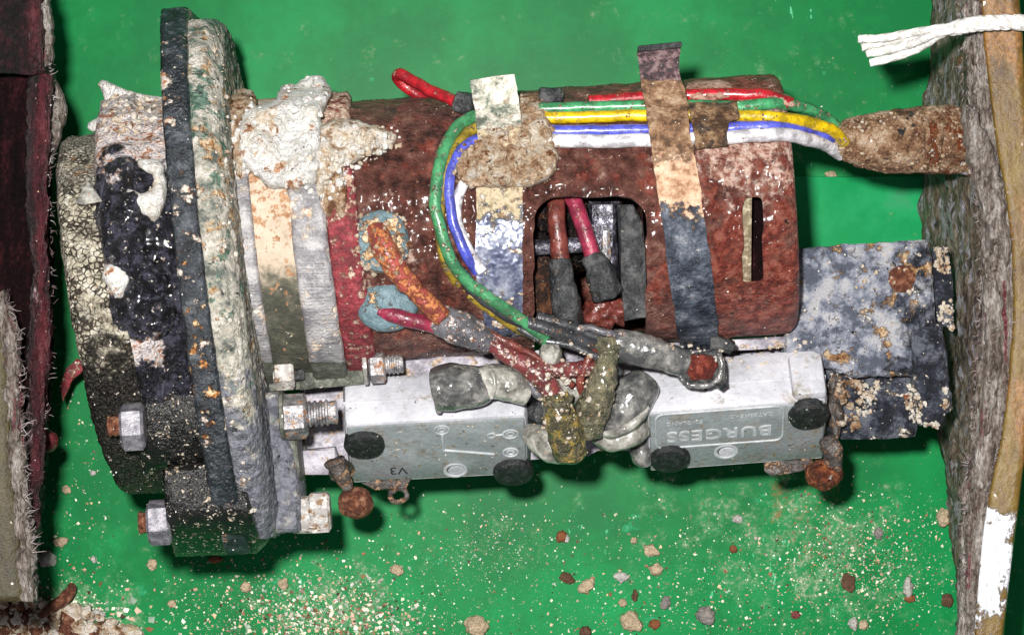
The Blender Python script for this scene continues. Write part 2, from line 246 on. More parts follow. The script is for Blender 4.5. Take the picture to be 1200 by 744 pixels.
mat('rust_screw', ([('n', 9, .8, 5)], sp([(84, 44, 28), (134, 84, 58), (160, 122, 98)], .34, .68)), [SPK(4, .9, [(190, 160, 130), (220, 200, 180)])], rough=.5, bump=[('n', 5, 1.6, 5)], h=1.8)
mat('rust_orange', ([('n', 9, .8, 5)], sp([(70, 32, 18), (120, 62, 34), (170, 104, 54)], .34, .68)), [SPK(4, .92, [(120, 116, 116), (190, 180, 176)])], rough=.4, bump=[('n', 6, 2, 5)], h=2)
mat('rust_red', ([('n', 9, .8, 5)], sp([(84, 26, 16), (124, 48, 34), (150, 78, 60)], .34, .68)), (), rough=.6, bump=[('n', 6, 2, 5)], h=2)
mat('grey_plate', ([('n', 30, .8, 5), ('n', 4, .2, 3)], sp([(112, 108, 118), (146, 142, 152), (176, 172, 180)], .34, .68)), [SPK(4, .96, DK, .6), ([('n', 18, 1, 5)], .66, .06, ([('n', 5, 1)], sp([(120, 100, 84), (190, 170, 150)])), .7)], rough=.5, metal=.1, bump=[('n', 5, .6, 4)], h=1)
mat('lever', ([('n', 14, .8, 5)], sp([(62, 58, 56), (98, 92, 88), (140, 134, 128)], .25, .75)), [([('n', 9, 1, 5)], .60, .06, ([('n', 5, 1)], sp([(90, 60, 40), (160, 130, 104)])), .7, 0, 1)], rough=.38, metal=.3, bump=[('n', 6, 1, 4)], h=1.6)
mat('dark_inside', ([('n', 14, .8, 5)], sp([(14, 10, 10), (40, 24, 18), (84, 50, 32)], .36, .7)), [SPK(4, .92, [(120, 80, 60), (200, 170, 150)], .2)], rough=.25, bump=[('n', 8, 2, 4)], h=3)
mat('rotor_rust', ([('n', 10, .8, 5)], sp([(44, 26, 18), (96, 58, 36), (136, 92, 62)], .36, .7)), [SPK(4, .92, CR)], rough=.6, bump=[('n', 6, 2, 5)], h=3)
mat('shiny_dark', ([('n', 12, .8, 5)], sp([(50, 48, 56), (100, 98, 110), (180, 178, 188)], .3, .7)), (), rough=.25, metal=.4, bump=[('n', 10, 1, 4)], h=1.6)
mat('charcoal', ([('n', 16, .8, 5), ('n', 3, .2, 3)], sp([(34, 36, 38), (56, 58, 60), (88, 88, 88)], .34, .7)), [([('n', 12, 1, 5)], .86, .08, ([('n', 5, 1)], sp([(110, 90, 72), (180, 166, 150)])), .7, 0, 1), SPK(3, .95, CR)], rough=.36, bump=[('n', 7, 1.2, 5)], h=2)
mat('cream_strip', ([('n', 7, .8, 5)], sp([(130, 116, 92), (176, 164, 136), (206, 196, 170)], .34, .68)), (), rough=.7, bump=[('n', 4, 1.6, 4)], h=1.6)
mat('tape_cable', ([('n', 20, .7, 6), ('n', 3, .3, 4)], sp([(84, 56, 38), (138, 102, 74), (178, 142, 110), (214, 190, 164)], .28, .7)), [
    ([('n', 20, .9, 5), ('b', 1052, 160, 340, 32, 60, 120, .45)], .74, .05, ([('n', 6, 1, 5)], sp([(34, 36, 38), (66, 66, 66)])), .5),
    ([('n', 15, .9, 5, (1, .4, .4)), ('g', 0, 1050, 1100, .25)], .78, .06, ([('n', 6, 1, 5)], sp([(110, 52, 26), (150, 84, 50)])), .4, 0, -1),
    ([('n', 14, .9, 5), ('b', 1140, 195, 340, 36, 30, 120, .5)], .85, .05, ([('n', 6, 1, 5)], sp([(200, 196, 200), (240, 240, 244)])), .4), SPK(3, .93, CR)],
    rough=.65, bump=[('n', 6, 2, 6), ('n', 3, .5, 2, (3, .2, .2))], h=3)
mat('resin_face', ([('n', 60, .5, 4, (1, .25, 1)), ('n', 8, .4, 5, (1, .4, 1))], sp([(70, 46, 14), (94, 70, 22), (110, 88, 32), (130, 110, 54)], .2, .8)), [
    ([('n', 40, .9, 4, (1, .3, 1)), ('g', 1, 350, 0, .1)], .60, .1, ([('n', 5, 1, 5)], sp([(104, 70, 30), (140, 100, 50)])), .4),
    ([('n', 18, .5, 7, (.8, .8, 1)), ('b', 1134, 645, 470, 56, 115, 500, .8), ('n', 4, .2, 4, (1, .4, 1))], .72, .06, ([('n', 6, 1, 5, (1, .4, 1))], sp([(170, 174, 178), (214, 217, 221), (230, 232, 236)], .25, .6)), .5, 0, 1.4),
    SPK(4, .965, [(226, 220, 210), (190, 180, 170)])], rough=.4, bump=[('n', 8, .8, 5)], h=1.2)
mat('resin_left', ([('n', 60, .5, 4, (1, .25, 1)), ('n', 8, .4, 5, (1, .4, 1))], sp([(40, 34, 10), (62, 54, 20), (80, 72, 36)], .2, .8)), [
    ([('n', 30, .6, 4), ('g', 1, 560, 680, .3)], .82, .12, ([('n', 5, 1, 5)], sp([(78, 72, 54), (104, 98, 78)])), .5), SPK(3.4, .95, CR)], rough=.45, bump=[('n', 6, .8, 5)], h=1.2)
mat('torn_laminate', ([('n', 16, .6, 6, (1.6, .3, 1)), ('n', 4, .4, 4, (1.5, .5, 1))], sp([(78, 66, 58), (128, 116, 106), (166, 156, 148), (206, 200, 194)], .3, .72)), [
    ([('n', 26, .95, 5, (1.8, .22, 1))], .70, .08, ([('n', 6, 1, 5)], sp([(84, 22, 34), (134, 52, 66), (160, 104, 110)])), .6),
    ([('n', 14, .95, 6, (1.5, .35, 1))], .80, .05, ([('n', 5, 1, 4)], sp([(216, 214, 220), (240, 240, 244)])), .5, 0, 1.5)], rough=.6, bump=[('n', 9, 2.4, 6, (1.6, .35, 1))], h=4)
mat('laminate_side', ([('n', 12, .7, 6, (1, .6, 1)), ('n', 70, .3, 3)], sp([(48, 36, 28), (100, 84, 66), (140, 122, 102), (186, 174, 158)], .28, .72)), [
    ([('n', 20, .95, 5)], .72, .08, ([('n', 6, 1, 5)], sp([(100, 62, 24), (144, 96, 46)])), .5),
    ([('n', 16, .9, 6, (1.2, .5, 1))], .56, .06, ([('n', 4, 1, 5)], sp([(150, 148, 156), (200, 198, 206)])), .4, 0, 2), SPK(3.4, .90, [(206, 200, 190), (150, 110, 70)], .3)],  # pale patches and flecks paint wet highlights onto the wall side
    rough=.45, bump=[('n', 9, 2.4, 6), ('n', 3, .5, 3)], h=4)
mat('maroon_laminate', ([('n', 26, .7, 5, (1.3, .35, 1)), ('n', 5, .3, 4)], sp([(18, 6, 8), (52, 16, 22), (92, 36, 44), (120, 68, 74)], .25, .85)), [
    ([('n', 20, .3, 4), ('g', 0, 78, 40, .9)], .58, .3, ([('n', 12, 1, 4)], sp([(8, 4, 5), (26, 11, 13), (58, 24, 28)], .3, .85)), .5),
    ([('n', 22, .95, 5, (1.5, .3, 1)), ('g', 0, 50, 90, .2)], .86, .1, ([('n', 6, 1, 5)], sp([(120, 84, 88), (176, 160, 162)])), .5, 0, 1)],
    rough=.4, bump=[('n', 9, 2, 6, (1.5, .5, 1))], h=3)
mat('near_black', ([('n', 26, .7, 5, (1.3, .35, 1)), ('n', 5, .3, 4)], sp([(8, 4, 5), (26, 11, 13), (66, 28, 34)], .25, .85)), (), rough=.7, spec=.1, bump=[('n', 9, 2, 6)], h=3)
mat('rope_cotton', ([('n', 8, .9, 4)], sp([(196, 194, 188), (228, 226, 222), (240, 240, 238)])), (), rough=.9, bump=[('n', 3, .8, 3)], h=1, spec=.1)
mat('fibre', ([('n', 30, .9, 4)], sp([(92, 76, 74), (140, 128, 126), (176, 170, 168)])), (), rough=.6, spec=.3)
mat('embossed', ([('n', 20, .9, 4)], sp([(156, 162, 164), (186, 190, 192)])), (), rough=.45, bump=[('n', 3, .4, 3)], h=.5)  # lighter than the face, standing in for shading on the raised lines
mat('ink', ([('n', 20, .9, 4)], sp([(40, 44, 44), (58, 62, 62)])), (), rough=.6)
for n_, c_ in (('chip_cream', (228, 204, 170)), ('chip_white', (226, 222, 214)), ('chip_rust', (166, 104, 70)), ('chip_grey', (172, 164, 158)), ('chip_brown', (124, 92, 72)), ('chip_pink', (150, 84, 84))):
    mat(n_, ([('n', 6, .9, 5)], sp([tuple(int(x * .8) for x in c_), c_, tuple(min(255, int(x * 1.1)) for x in c_)], .1, .9)), (), rough=.8, bump=[('n', 4, 2, 5)], h=2.4, spec=.25)
def gritmat():
    t = NT('grit'); a = t.n.new('ShaderNodeAttribute'); a.attribute_name = 'tint'; t.link(a.outputs['Color'], t.b.inputs['Base Color'])
    t.b.inputs['Roughness'].default_value = .5; MATS['grit'] = t.m
gritmat()
# ------------------------------------------------------------------ object helpers
ORG = {}
TRI = []
def thing(name, p, label, cat, group=None):
    o = bpy.data.objects.new(name, None); o.empty_display_size = .01; sc.collection.objects.link(o); o.location = W(p); ORG[o] = W(p)
    o['label'] = label; o['category'] = cat
    if group: o['group'] = group
    return o
def mk(name, V, F, m, parent=None, sub=0, rough=None, sharp=40, label=None, cat=None, group=None, kind=None, hit=True, fix=True):
    me = bpy.data.meshes.new(name); bm = bmesh.new()
    vs = [bm.verts.new(v) for v in V]
    for f in F:
        try: bm.faces.new([vs[i] for i in f])
        except ValueError: pass
    if sub: bmesh.ops.subdivide_edges(bm, edges=bm.edges, cuts=sub, use_grid_fill=True)
    if fix: bmesh.ops.recalc_face_normals(bm, faces=bm.faces)
    bm.normal_update()
    if rough:
        for am, s_, oc in (rough if isinstance(rough, list) else [rough]):
            d = [(v, v.normal.copy() * am * fn(v.co, s_, oc)) for v in bm.verts]
            for v, q in d: v.co += q
    rest = np.array([tuple(v.co) for v in bm.verts], dtype=np.float32)
    for v in bm.verts: v.co = W(v.co)
    if fix: bmesh.ops.recalc_face_normals(bm, faces=bm.faces)
    co = np.array([tuple(v.co) for v in bm.verts]); c = Vector((co.min(0) + co.max(0)) / 2)
    if parent is None: c.z = co[:, 2].min()
    if hit:
        off = len(TRI)
        TRI.append((co.copy(), [[v.index for v in f.verts] for f in bm.faces]))
    for v in bm.verts: v.co -= c
    bm.to_mesh(me); bm.free()
    at = me.attributes.new('rest', 'FLOAT_VECTOR', 'POINT'); at.data.foreach_set('vector', rest.ravel())
    me.materials.append(MATS[m])
    me.polygons.foreach_set('use_smooth', [True] * len(me.polygons))
    if sharp: me.set_sharp_from_angle(angle=math.radians(sharp))
    o = bpy.data.objects.new(name, me); sc.collection.objects.link(o); ORG[o] = c
    if parent: o.parent = parent; o.location = c - ORG[parent]
    else: o.location = c
    for k, v in (('label', label), ('category', cat), ('group', group), ('kind', kind)):
        if v: o[k] = v
    return o
def dup(o, newp, label=None, parent=None, rot=None):
    """copy of an object at another place (P-space shift)"""
    c = o.copy(); sc.collection.objects.link(c); d = W(newp) - W((0, 0, 0)) if False else None
    return c
def chaikin(P, n=2):
    for _ in range(n):
        Q = []
        for i in range(len(P)):
            a, b = P[i], P[(i + 1) % len(P)]
            Q += [(a[0] * .75 + b[0] * .25, a[1] * .75 + b[1] * .25), (a[0] * .25 + b[0] * .75, a[1] * .25 + b[1] * .75)]
        P = Q
    return P
def jag(P, step, amp, s=8):
    """resample outline and roughen it"""
    Q = []
    for i in range(len(P)):
        a, b = Vector(P[i]), Vector(P[(i + 1) % len(P)]); n = max(1, int((b - a).length / step))
        for k in range(n):
            p = a.lerp(b, k / n); Q.append((p.x + amp * fn((p.x, p.y, 3), s), p.y + amp * fn((p.x, p.y, 77), s)))
    return Q
def sheet(poly, step):
    bm = bmesh.new(); bm.faces.new([bm.verts.new((x, y, 0)) for x, y in poly])
    xs = [p[0] for p in poly]; ys = [p[1] for p in poly]
    def cut(ax, lo, hi):
        t = lo + step * .5
        while t < hi:
            co = (t, 0, 0) if ax == 0 else (0, t, 0); no = (1, 0, 0) if ax == 0 else (0, 1, 0)
            bmesh.ops.bisect_plane(bm, geom=bm.verts[:] + bm.edges[:] + bm.faces[:], plane_co=co, plane_no=no); t += step
    cut(0, min(xs), max(xs)); cut(1, min(ys), max(ys))
    bmesh.ops.remove_doubles(bm, verts=bm.verts, dist=.05)
    bm.verts.index_update()
    V = [(v.co.x, v.co.y) for v in bm.verts]; F = [[v.index for v in f.verts] for f in bm.faces]
    B = [v.is_boundary for v in bm.verts]
    E = [(e.verts[0].index, e.verts[1].index) for e in bm.edges if e.is_boundary]
    bm.free(); return V, F, B, E
def edge_dist(V, E):
    A = np.array([V[a] for a, b in E]); Bv = np.array([V[b] for a, b in E]); d = Bv - A; L = (d ** 2).sum(1) + 1e-9
    out = []
    for p in V:
        q = np.array(p) - A; t = np.clip((q * d).sum(1) / L, 0, 1); e = q - t[:, None] * d; out.append(math.sqrt((e ** 2).sum(1).min()))
    return out
def slab(name, poly, ztop, zbot, m, parent=None, step=8, bev=3, amp=1.5, s=14, edge=0, **k):
    """thick plate: pixel outline on top, real thickness, softened edge, uneven top"""
    if edge: poly = jag(poly, 5, edge)
    V, F, B, E = sheet(poly, step); ed = edge_dist(V, E)
    zt = ztop if callable(ztop) else (lambda x, y: ztop)
    top = []
    for (x, y), e in zip(V, ed):
        z = zt(x, y); q = min(1, e / max(bev, .01)); z -= bev * (1 - math.sqrt(max(0, 1 - (1 - q) ** 2)))
        top.append(U(x, y, z + amp * fn((x, y, z), s, 4)))
    n = len(top); VV = list(top); FF = [list(f) for f in F]; idx = {}
    for a, b in E:
        for i in (a, b):
            if i not in idx: idx[i] = len(VV); t = top[i]; VV.append(Vector((t.x, t.y, zbot if not callable(zbot) else zbot(t.x, t.y))))
        FF.append([a, b, idx[b], idx[a]])
    return mk(name, VV, FF, m, parent, **k)
def crust(name, poly, zf, th, m, parent, step=3.2, amp=.5, s=22, soft=12, edge=5, **k):
    poly = jag(chaikin(poly, 1), 3.5, edge, 14)
    V, F, B, E = sheet(poly, step); ed = edge_dist(V, E); VV = []
    for (x, y), e in zip(V, ed):
        q = min(1, e / soft); q = math.sqrt(1 - (1 - q) ** 2); z0 = zf(x, y)
        h_ = q * th * (1 + amp * fn((x, y, 5), s, 5)) - (1 - q) * 3
        p = U(x, y, z0 + h_ + q * 1.5 * fn((x, y, 9), 5, 3)); p.x += q * 2.5 * fn((x, y, 31), 9, 3); p.y += q * 2.5 * fn((x, y, 51), 9, 3); p.z += q * 1.6 * fn(p, 3.2, 3); VV.append(p)
    n = len(VV); FF = [list(f) for f in F]; idx = {}
    for a, b in E:
        for i in (a, b):
            if i not in idx: idx[i] = len(VV); t = VV[i]; VV.append(Vector((t.x, t.y, t.z - 14)))
        FF.append([a, b, idx[b], idx[a]])
    return mk(name, VV, FF, m, parent, sharp=0, **k)
def crom(P, n):
    out = []; m = len(P)
    for i in range(m - 1):
        p0, p1, p2, p3 = P[max(0, i - 1)], P[i], P[i + 1], P[min(m - 1, i + 2)]
        for k in range(n):
            t = k / n; out.append(.5 * ((2 * p1) + (p2 - p0) * t + (2 * p0 - 5 * p1 + 4 * p2 - p3) * t * t + (3 * p1 - p0 - 3 * p2 + p3) * t ** 3))
    out.append(P[-1]); return out
def tubeVF(P, r, segs=12, caps=True):
    V = []; F = []; n = len(P); up = Vector((.13, .21, 1))
    for i, p in enumerate(P):
        t = (P[min(n - 1, i + 1)] - P[max(0, i - 1)]).normalized()
        x = up.cross(t).normalized(); y = t.cross(x).normalized(); up = y
        rr = r[i] if isinstance(r, (list, tuple)) else r
        for k in range(segs):
            a = 2 * math.pi * k / segs; V.append(p + (x * math.cos(a) + y * math.sin(a)) * rr)
    for i in range(n - 1):
        for k in range(segs):
            F.append([i * segs + k, i * segs + (k + 1) % segs, (i + 1) * segs + (k + 1) % segs, (i + 1) * segs + k])
    if caps:
        for e in (0, n - 1):
            base = e * segs; c = len(V); V.append(P[e].copy())
            for k in range(segs): F.append([base + k, base + (k + 1) % segs, c])
    return V, F
def tube(name, pts, r, m, parent=None, segs=12, per=8, rough=None, raw=False, **k):
    P = [Vector(p) if raw else U(*p[:3]) for p in pts]
    C_ = crom(P, per)
    if m.startswith('wire'): C_ = [p + Vector((fn(p, 30), fn(p + Vector((9, 9, 9)), 30), 0)) * 1.6 for p in C_]
    if isinstance(r, (list, tuple)):
        rr = []
        for i in range(len(pts) - 1):
            for j in range(per): rr.append(r[i] + (r[i + 1] - r[i]) * (j / per) ** 1)
        rr.append(r[-1])
    else: rr = [r] * len(C_)
    # round the ends
    V, F = tubeVF(C_, rr, segs)
    return mk(name, V, F, m, parent, rough=rough, sharp=0 if rough else 50, **k)
def latheVF(c, d, prof, segs=32, rot=0):
    d = Vector(d).normalized(); x = d.cross(Vector((0, 0, 1))); x = x.normalized() if x.length > .05 else Vector((1, 0, 0)); y = d.cross(x)
    V = []; F = []
    for t, r in prof:
        for k in range(segs):
            a = 2 * math.pi * k / segs + rot; V.append(c + d * t + (x * math.cos(a) + y * math.sin(a)) * max(r, .02))
    n = len(prof)
    for i in range(n - 1):
        for k in range(segs): F.append([i * segs + k, i * segs + (k + 1) % segs, (i + 1) * segs + (k + 1) % segs, (i + 1) * segs + k])
    F.append(list(range(segs))[::-1]); F.append([(n - 1) * segs + k for k in range(segs)])
    return V, F
def lathe(name, c, d, prof, m, parent=None, segs=32, rot=0, **k):
    V, F = latheVF(Vector(c), d, prof, segs, rot); return mk(name, V, F, m, parent, **k)
def boxVF(o, ex, ey, ez, bev=2, seg=2):
    bm = bmesh.new()
    vs = [bm.verts.new(o + ex * a + ey * b + ez * c) for a in (0, 1) for b in (0, 1) for c in (0, 1)]
    for f in ((0, 1, 3, 2), (4, 6, 7, 5), (0, 4, 5, 1), (2, 3, 7, 6), (0, 2, 6, 4), (1, 5, 7, 3)): bm.faces.new([vs[i] for i in f])
    if bev: bmesh.ops.bevel(bm, geom=bm.edges[:], offset=bev, segments=seg, affect='EDGES', profile=.5)
    bm.verts.index_update(); V = [v.co.copy() for v in bm.verts]; F = [[v.index for v in f.verts] for f in bm.faces]; bm.free(); return V, F
def box(name, o, ex, ey, ez, m, parent=None, bev=2, **k):
    V, F = boxVF(Vector(o), Vector(ex), Vector(ey), Vector(ez), bev); return mk(name, V, F, m, parent, **k)
def blobVF(c, r, sub=3, am=.15, s=12, oc=4):
    bm = bmesh.new(); bmesh.ops.create_icosphere(bm, subdivisions=sub, radius=1)
    V = []
    for v in bm.verts:
        n = v.co.normalized(); p = Vector((n.x * r[0], n.y * r[1], n.z * r[2])) + Vector(c)
        q = 1 + am * fn(p, s, oc); V.append(Vector(c) + (p - Vector(c)) * q)
    bm.verts.index_update(); F = [[v.index for v in f.verts] for f in bm.faces]; bm.free(); return V, F
def blob(name, c, r, m, parent=None, sub=3, am=.15, s=12, **k):
    V, F = blobVF(c, r, sub, am, s); return mk(name, V, F, m, parent, sharp=0, **k)
def axlathe(name, prof, m, parent, v0=0, n=2.0, seg=220, rough=None, sub_a=6, sh=0, wz=1., vclip=9e9, **k):
    """closed turned part on (a line parallel to) the motor axis; prof = [(a, r)]"""
    P = []
    for i in range(len(prof) - 1):
        (a0, r0), (a1, r1) = prof[i], prof[i + 1]; q = max(1, int(math.hypot(a1 - a0, r1 - r0) / sub_a))
        for j in range(q): P.append((a0 + (a1 - a0) * j / q, r0 + (r1 - r0) * j / q))
    P.append(prof[-1]); V = []; F = []
    for a, r in P:
        for k_ in range(seg):
            f = 2 * math.pi * k_ / seg; c, s_ = math.cos(f), math.sin(f)
            q = (abs(c) ** n + abs(s_) ** n) ** (-1 / n); vv = max(-vclip, min(vclip, r * q * c)); V.append(mf(a + sh * vv, v0 + vv, r * q * s_ * wz))
    for i in range(len(P) - 1):
        for k_ in range(seg): F.append([i * seg + k_, i * seg + (k_ + 1) % seg, (i + 1) * seg + (k_ + 1) % seg, (i + 1) * seg + k_])
    return mk(name, V, F, m, parent, rough=rough, sharp=0 if rough else 35, **k)
# ------------------------------------------------------------------ the board
def quad(name, x0, y0, x1, y1, z0, z1, m, **k):
    o = Vector((x0, y0, z0)); return box(name, o, (x1 - x0, 0, 0), (0, y1 - y0, 0), (0, 0, z1 - z0), m, **k)
quad('board', -900, -900, 2100, 1700, -30, 0, 'board', kind='structure', hit=False)
p0, p1 = U(880, 207, 8), U(1120, 400, 8)
quad('board_fold', p0.x - 420, p0.y, p1.x, p1.y, 0.5, 9, 'board_strip', label='lighter green fold of the board under the taped cable', cat='board fold', hit=False)  # raised slab modelling the fold in the board, painted lighter
# ------------------------------------------------------------------ electric motor
M = thing('electric_motor', (650, 257, 0), 'corroded electric motor with rusty housing, clamp straps, coloured wires and two micro switches', 'electric motor')
UX, UN = Vector((ct, -st, 0)), Vector((st, ct, 0)); UZ = Vector((0, 0, 1))
def shear_drum(name, prof, m, v0, sh, rough, **k):
    o = axlathe(name, prof, m, M, v0=v0, rough=rough, seg=260, sub_a=4, sh=sh, **k)
    return o
drum = shear_drum('end_cap', [(-547, 60), (-549, 190), (-545, 205), (-537, 211), (-486, 212), (-483, 60)], 'stippled', 76, .10, [(3, 40, 3), (1.4, 6, 3)])
shear_drum('end_casting', [(-507, 60), (-509, 196), (-502, 214), (-490, 219), (-464, 221), (-458, 213), (-421, 212), (-421, 60)], 'tar', 42, .06, [(5, 50, 4), (2.2, 9, 3)])
axlathe('flange_ring', [(-416, 80), (-418, 334), (-415, 338), (-392, 339), (-388, 336), (-388, 80)], 'black_rim', M, v0=47, sh=.05, wz=.84, vclip=313, rough=[(1.2, 30, 3), (.9, 5, 4)], seg=360, sub_a=4)
axlathe('mounting_ring', [(-390, 80), (-390, 322), (-384, 326), (-368, 324), (-360, 314), (-353, 292), (-350, 80)], 'ring_crust', M, v0=46, sh=.05, wz=.85, vclip=298, rough=[(1.2, 26, 3), (2.2, 7, 4)], seg=420, sub_a=3)
# axle-side casting in three turned steps
axlathe('end_bell', [(-372, 60), (-372, 166), (-369, 173), (-343, 173), (-340, 170), (-340, 60)], 'alu_cast', M, v0=1, sh=.04, rough=[(1.2, 30, 3)], seg=240, sub_a=4)
axlathe('recessed_band', [(-345, 60), (-345, 164), (-291, 164), (-291, 60)], 'recess_band', M, v0=1, sh=.04, rough=[(1.2, 20, 3)], seg=240, sub_a=4)
axlathe('end_bell', [(-298, 60), (-298, 169), (-295, 173), (-262, 173), (-258, 169), (-258, 60)], 'alu_cast', M, v0=1, sh=.04, rough=[(1.2, 30, 3)], seg=240, sub_a=4)
axlathe('red_band', [(-259, 60), (-259, 160), (-256, 166), (-226, 166), (-222, 160), (-222, 60)], 'red_paint', M, v0=1, sh=.04, rough=[(1.6, 14, 3)], seg=240, sub_a=4)
# rust housing with its window and slot cut through the sheet
def rr(x, y, x0, y0, x1, y1, r):
    dx = max(x0 + r - x, 0, x - x1 + r); dy = max(y0 + r - y, 0, y - y1 + r); return x0 < x < x1 and y0 < y < y1 and math.hypot(dx, dy) < r + .001
def housing():
    rp = []; a = -262
    while a < 258: rp.append((a, RH)); a += 3
    for i in range(7): t = i / 6 * math.pi / 2; rp.append((258 + 14 * math.sin(t), RH - 14 + 14 * math.cos(t)))
    for r in (128, 112, 96, 80, 64): rp.append((272, r))
    NF = 320; na = len(rp); par = {}
    def pos(i, f, d=0):
        a_, r = rp[int(i)] if float(i).is_integer() else tuple(rp[int(i)][k] * (1 - i % 1) + rp[min(na - 1, int(i) + 1)][k] * (i % 1) for k in (0, 1))
        r -= d; g = 2 * math.pi * f / NF; c, s_ = math.cos(g), math.sin(g); n = 2.35
        q = (abs(c) ** n + abs(s_) ** n) ** (-1 / n); return mf(a_, r * q * c, r * q * s_)
    def px(p): k = D / (HC - p.z); return 600 + (p.x - 600) * k, 372 + (p.y - 372) * k
    F = []
    for i in range(na - 1):
        for j in range(NF):
            p = pos(i, j); x, y = px(p)
            if p.z > ZR - 80:
                y_ = y
                if rr(x, y_, 624, 232, 756, 470, 30): continue
                if p.z > ZR and rr(x, y_, 869, 232, 893, 337, 4): continue
            F.append((i, j))
    fs = set(F); use = {}
    cnt = {}
    for i, j in F:
        q = [(i, j), (i, (j + 1) % NF), (i + 1, (j + 1) % NF), (i + 1, j)]
        for k in range(4):
            e = (q[k], q[(k + 1) % 4]); kk = tuple(sorted(e)); cnt.setdefault(kk, []).append(e)
    bd = [v[0] for v in cnt.values() if len(v) == 1]
    P = {}
    for i, j in F:
        for q in ((i, j), (i, (j + 1) % NF), (i + 1, (j + 1) % NF), (i + 1, j)): P[q] = [float(q[0]), float(q[1])]
    nb = {}
    for a_, b_ in bd:
        if a_[0] in (0, na - 1) or b_[0] in (0, na - 1): continue
        nb.setdefault(a_, []).append(b_); nb.setdefault(b_, []).append(a_)
    for _ in range(4):
        new = {}
        for k, l in nb.items():
            if len(l) == 2: new[k] = [(P[k][c] * 2 + P[l[0]][c] + P[l[1]][c]) / 4 for c in (0, 1)]
        P.update(new)
    keys = list(P); ix = {k: n for n, k in enumerate(keys)}; V = []
    for d in (0, 8):
        for k in keys:
            p = pos(P[k][0], P[k][1], d)
            if d == 0:
                nrm = Vector((0, p.y - AY, p.z - ZR)).normalized(); p = p + nrm * (2.2 * fn(p, 34, 3) + 1.1 * fn(p, 7, 3))
            V.append(p)
    n = len(keys); FF = []
    for i, j in F:
        q = [ix[(i, j)], ix[(i, (j + 1) % NF)], ix[(i + 1, (j + 1) % NF)], ix[(i + 1, j)]]; FF.append(q); FF.append([x + n for x in q[::-1]])
    for a_, b_ in bd: FF.append([ix[a_], ix[b_], ix[b_] + n, ix[a_] + n])
    return mk('motor_housing', V, FF, 'rust', M, sharp=60)
HS = housing()
axlathe('armature', [(-200, 30), (-200, 62), (60, 62), (60, 40), (80, 40), (80, 30)], 'dark_inside', M, rough=(4, 18, 3), seg=96, hit=False)
# slot lining
slab('slot_lining', [(864, 228), (881, 228), (880, 344), (864, 344)], lambda x, y: zl(x, y, -9), ZR + 90, 'cream_strip', M, step=6, bev=1, amp=2, s=8)
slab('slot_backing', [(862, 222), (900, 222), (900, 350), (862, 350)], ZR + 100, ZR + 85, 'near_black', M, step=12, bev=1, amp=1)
# things seen through the window
za = ZR + 106
lathe('shaft', U(618, 291, za - 12), UX, [(0, 9), (72, 9)], 'shiny_dark', M, segs=24)
slab('brush_holder', [(690, 236), (726, 236), (722, 262), (726, 330), (716, 362), (700, 350), (694, 300)], za - 10, ZR + 40, 'shiny_dark', M, step=8, bev=9, amp=3, s=16)
slab('brush_spring', [(706, 270), (714, 268), (716, 300), (710, 318), (704, 300)], za + 2, ZR + 50, 'steel', M, step=5, bev=3, amp=2)
slab('insulating_plate', [(724, 240), (742, 240), (754, 262), (757, 300), (757, 372), (732, 376), (728, 330), (726, 280)], za + 12, ZR + 30, 'charcoal', M, step=8, bev=4, amp=2.5, s=16)
blob('rotor_winding', (638, 342, ZR + 60), (17, 40, 34), 'rotor_rust', M, am=.3, s=14)
blob('rotor_winding', (638, 258, ZR + 70), (12, 18, 24), 'dark_inside', M, am=.3, s=10)
blob('corroded_lump', tuple(U(710, 366, ZR + 90)), (24, 17, 20), 'wire_maroon_dark', M, sub=4, am=.5, s=10)
tube('brush_lead', [(650, 226, za - 6), (652, 255, za + 6), (655, 285, za + 8), (657, 312, za + 6)], 10.5, 'wire_maroon_dark', M, rough=(.8, 8, 3))
tube('lead_sleeve', [(656, 304, za + 6), (659, 330, za + 6), (664, 360, za), (668, 388, za - 30)], [12.5, 14, 18, 17], 'charcoal', M, rough=(2, 12, 3), segs=20)
tube('brush_lead', [(668, 224, za), (678, 250, za + 10), (688, 280, za + 14), (697, 308, za + 12)], 9.5, 'wire_pink', M, rough=(.8, 8, 3))
tube('lead_sleeve', [(694, 300, za + 12), (702, 318, za + 14), (712, 345, za + 6)], [13, 16, 19], 'charcoal', M, rough=(2.4, 12, 3), segs=20)
# ------------------------------------------------------------------ straps
def ribbon(name, rows, th, m, parent, cols=8, per=7, rough=(1.2, 14, 3), crown=0, **k):
    A = crom([Vector((r[0], r[1], r[4])) for r in rows], per); B = crom([Vector((r[2], r[3], r[4])) for r in rows], per); V = []; F = []
    n = len(A)
    for s_ in (0, 1):
        for i in range(n):
            tg = (A[min(n - 1, i + 1)] - A[max(0, i - 1)]); nz = Vector((0, -tg.z, tg.y)).normalized()
            for c in range(cols + 1):
                t = c / cols; p = A[i].lerp(B[i], t); q = U(p.x + 1.2 * fn(p, 9), p.y, p.z + crown * (1 - (2 * t - 1) ** 2)); V.append(q - nz * th * s_)
    w_ = cols + 1; o = n * w_
    for i in range(n - 1):
        for c in range(cols):
            q = [i * w_ + c, i * w_ + c + 1, (i + 1) * w_ + c + 1, (i + 1) * w_ + c]; F.append(q); F.append([x + o for x in q[::-1]])
    for i in range(n - 1):
        for c in (0, cols): F.append([i * w_ + c, (i + 1) * w_ + c, (i + 1) * w_ + c + o, i * w_ + c + o])
    for c in range(cols):
        for i in (0, n - 1): F.append([i * w_ + c, i * w_ + c + 1, i * w_ + c + 1 + o, i * w_ + c + o])
    return mk(name, V, F, m, parent, rough=rough, sharp=50, **k)
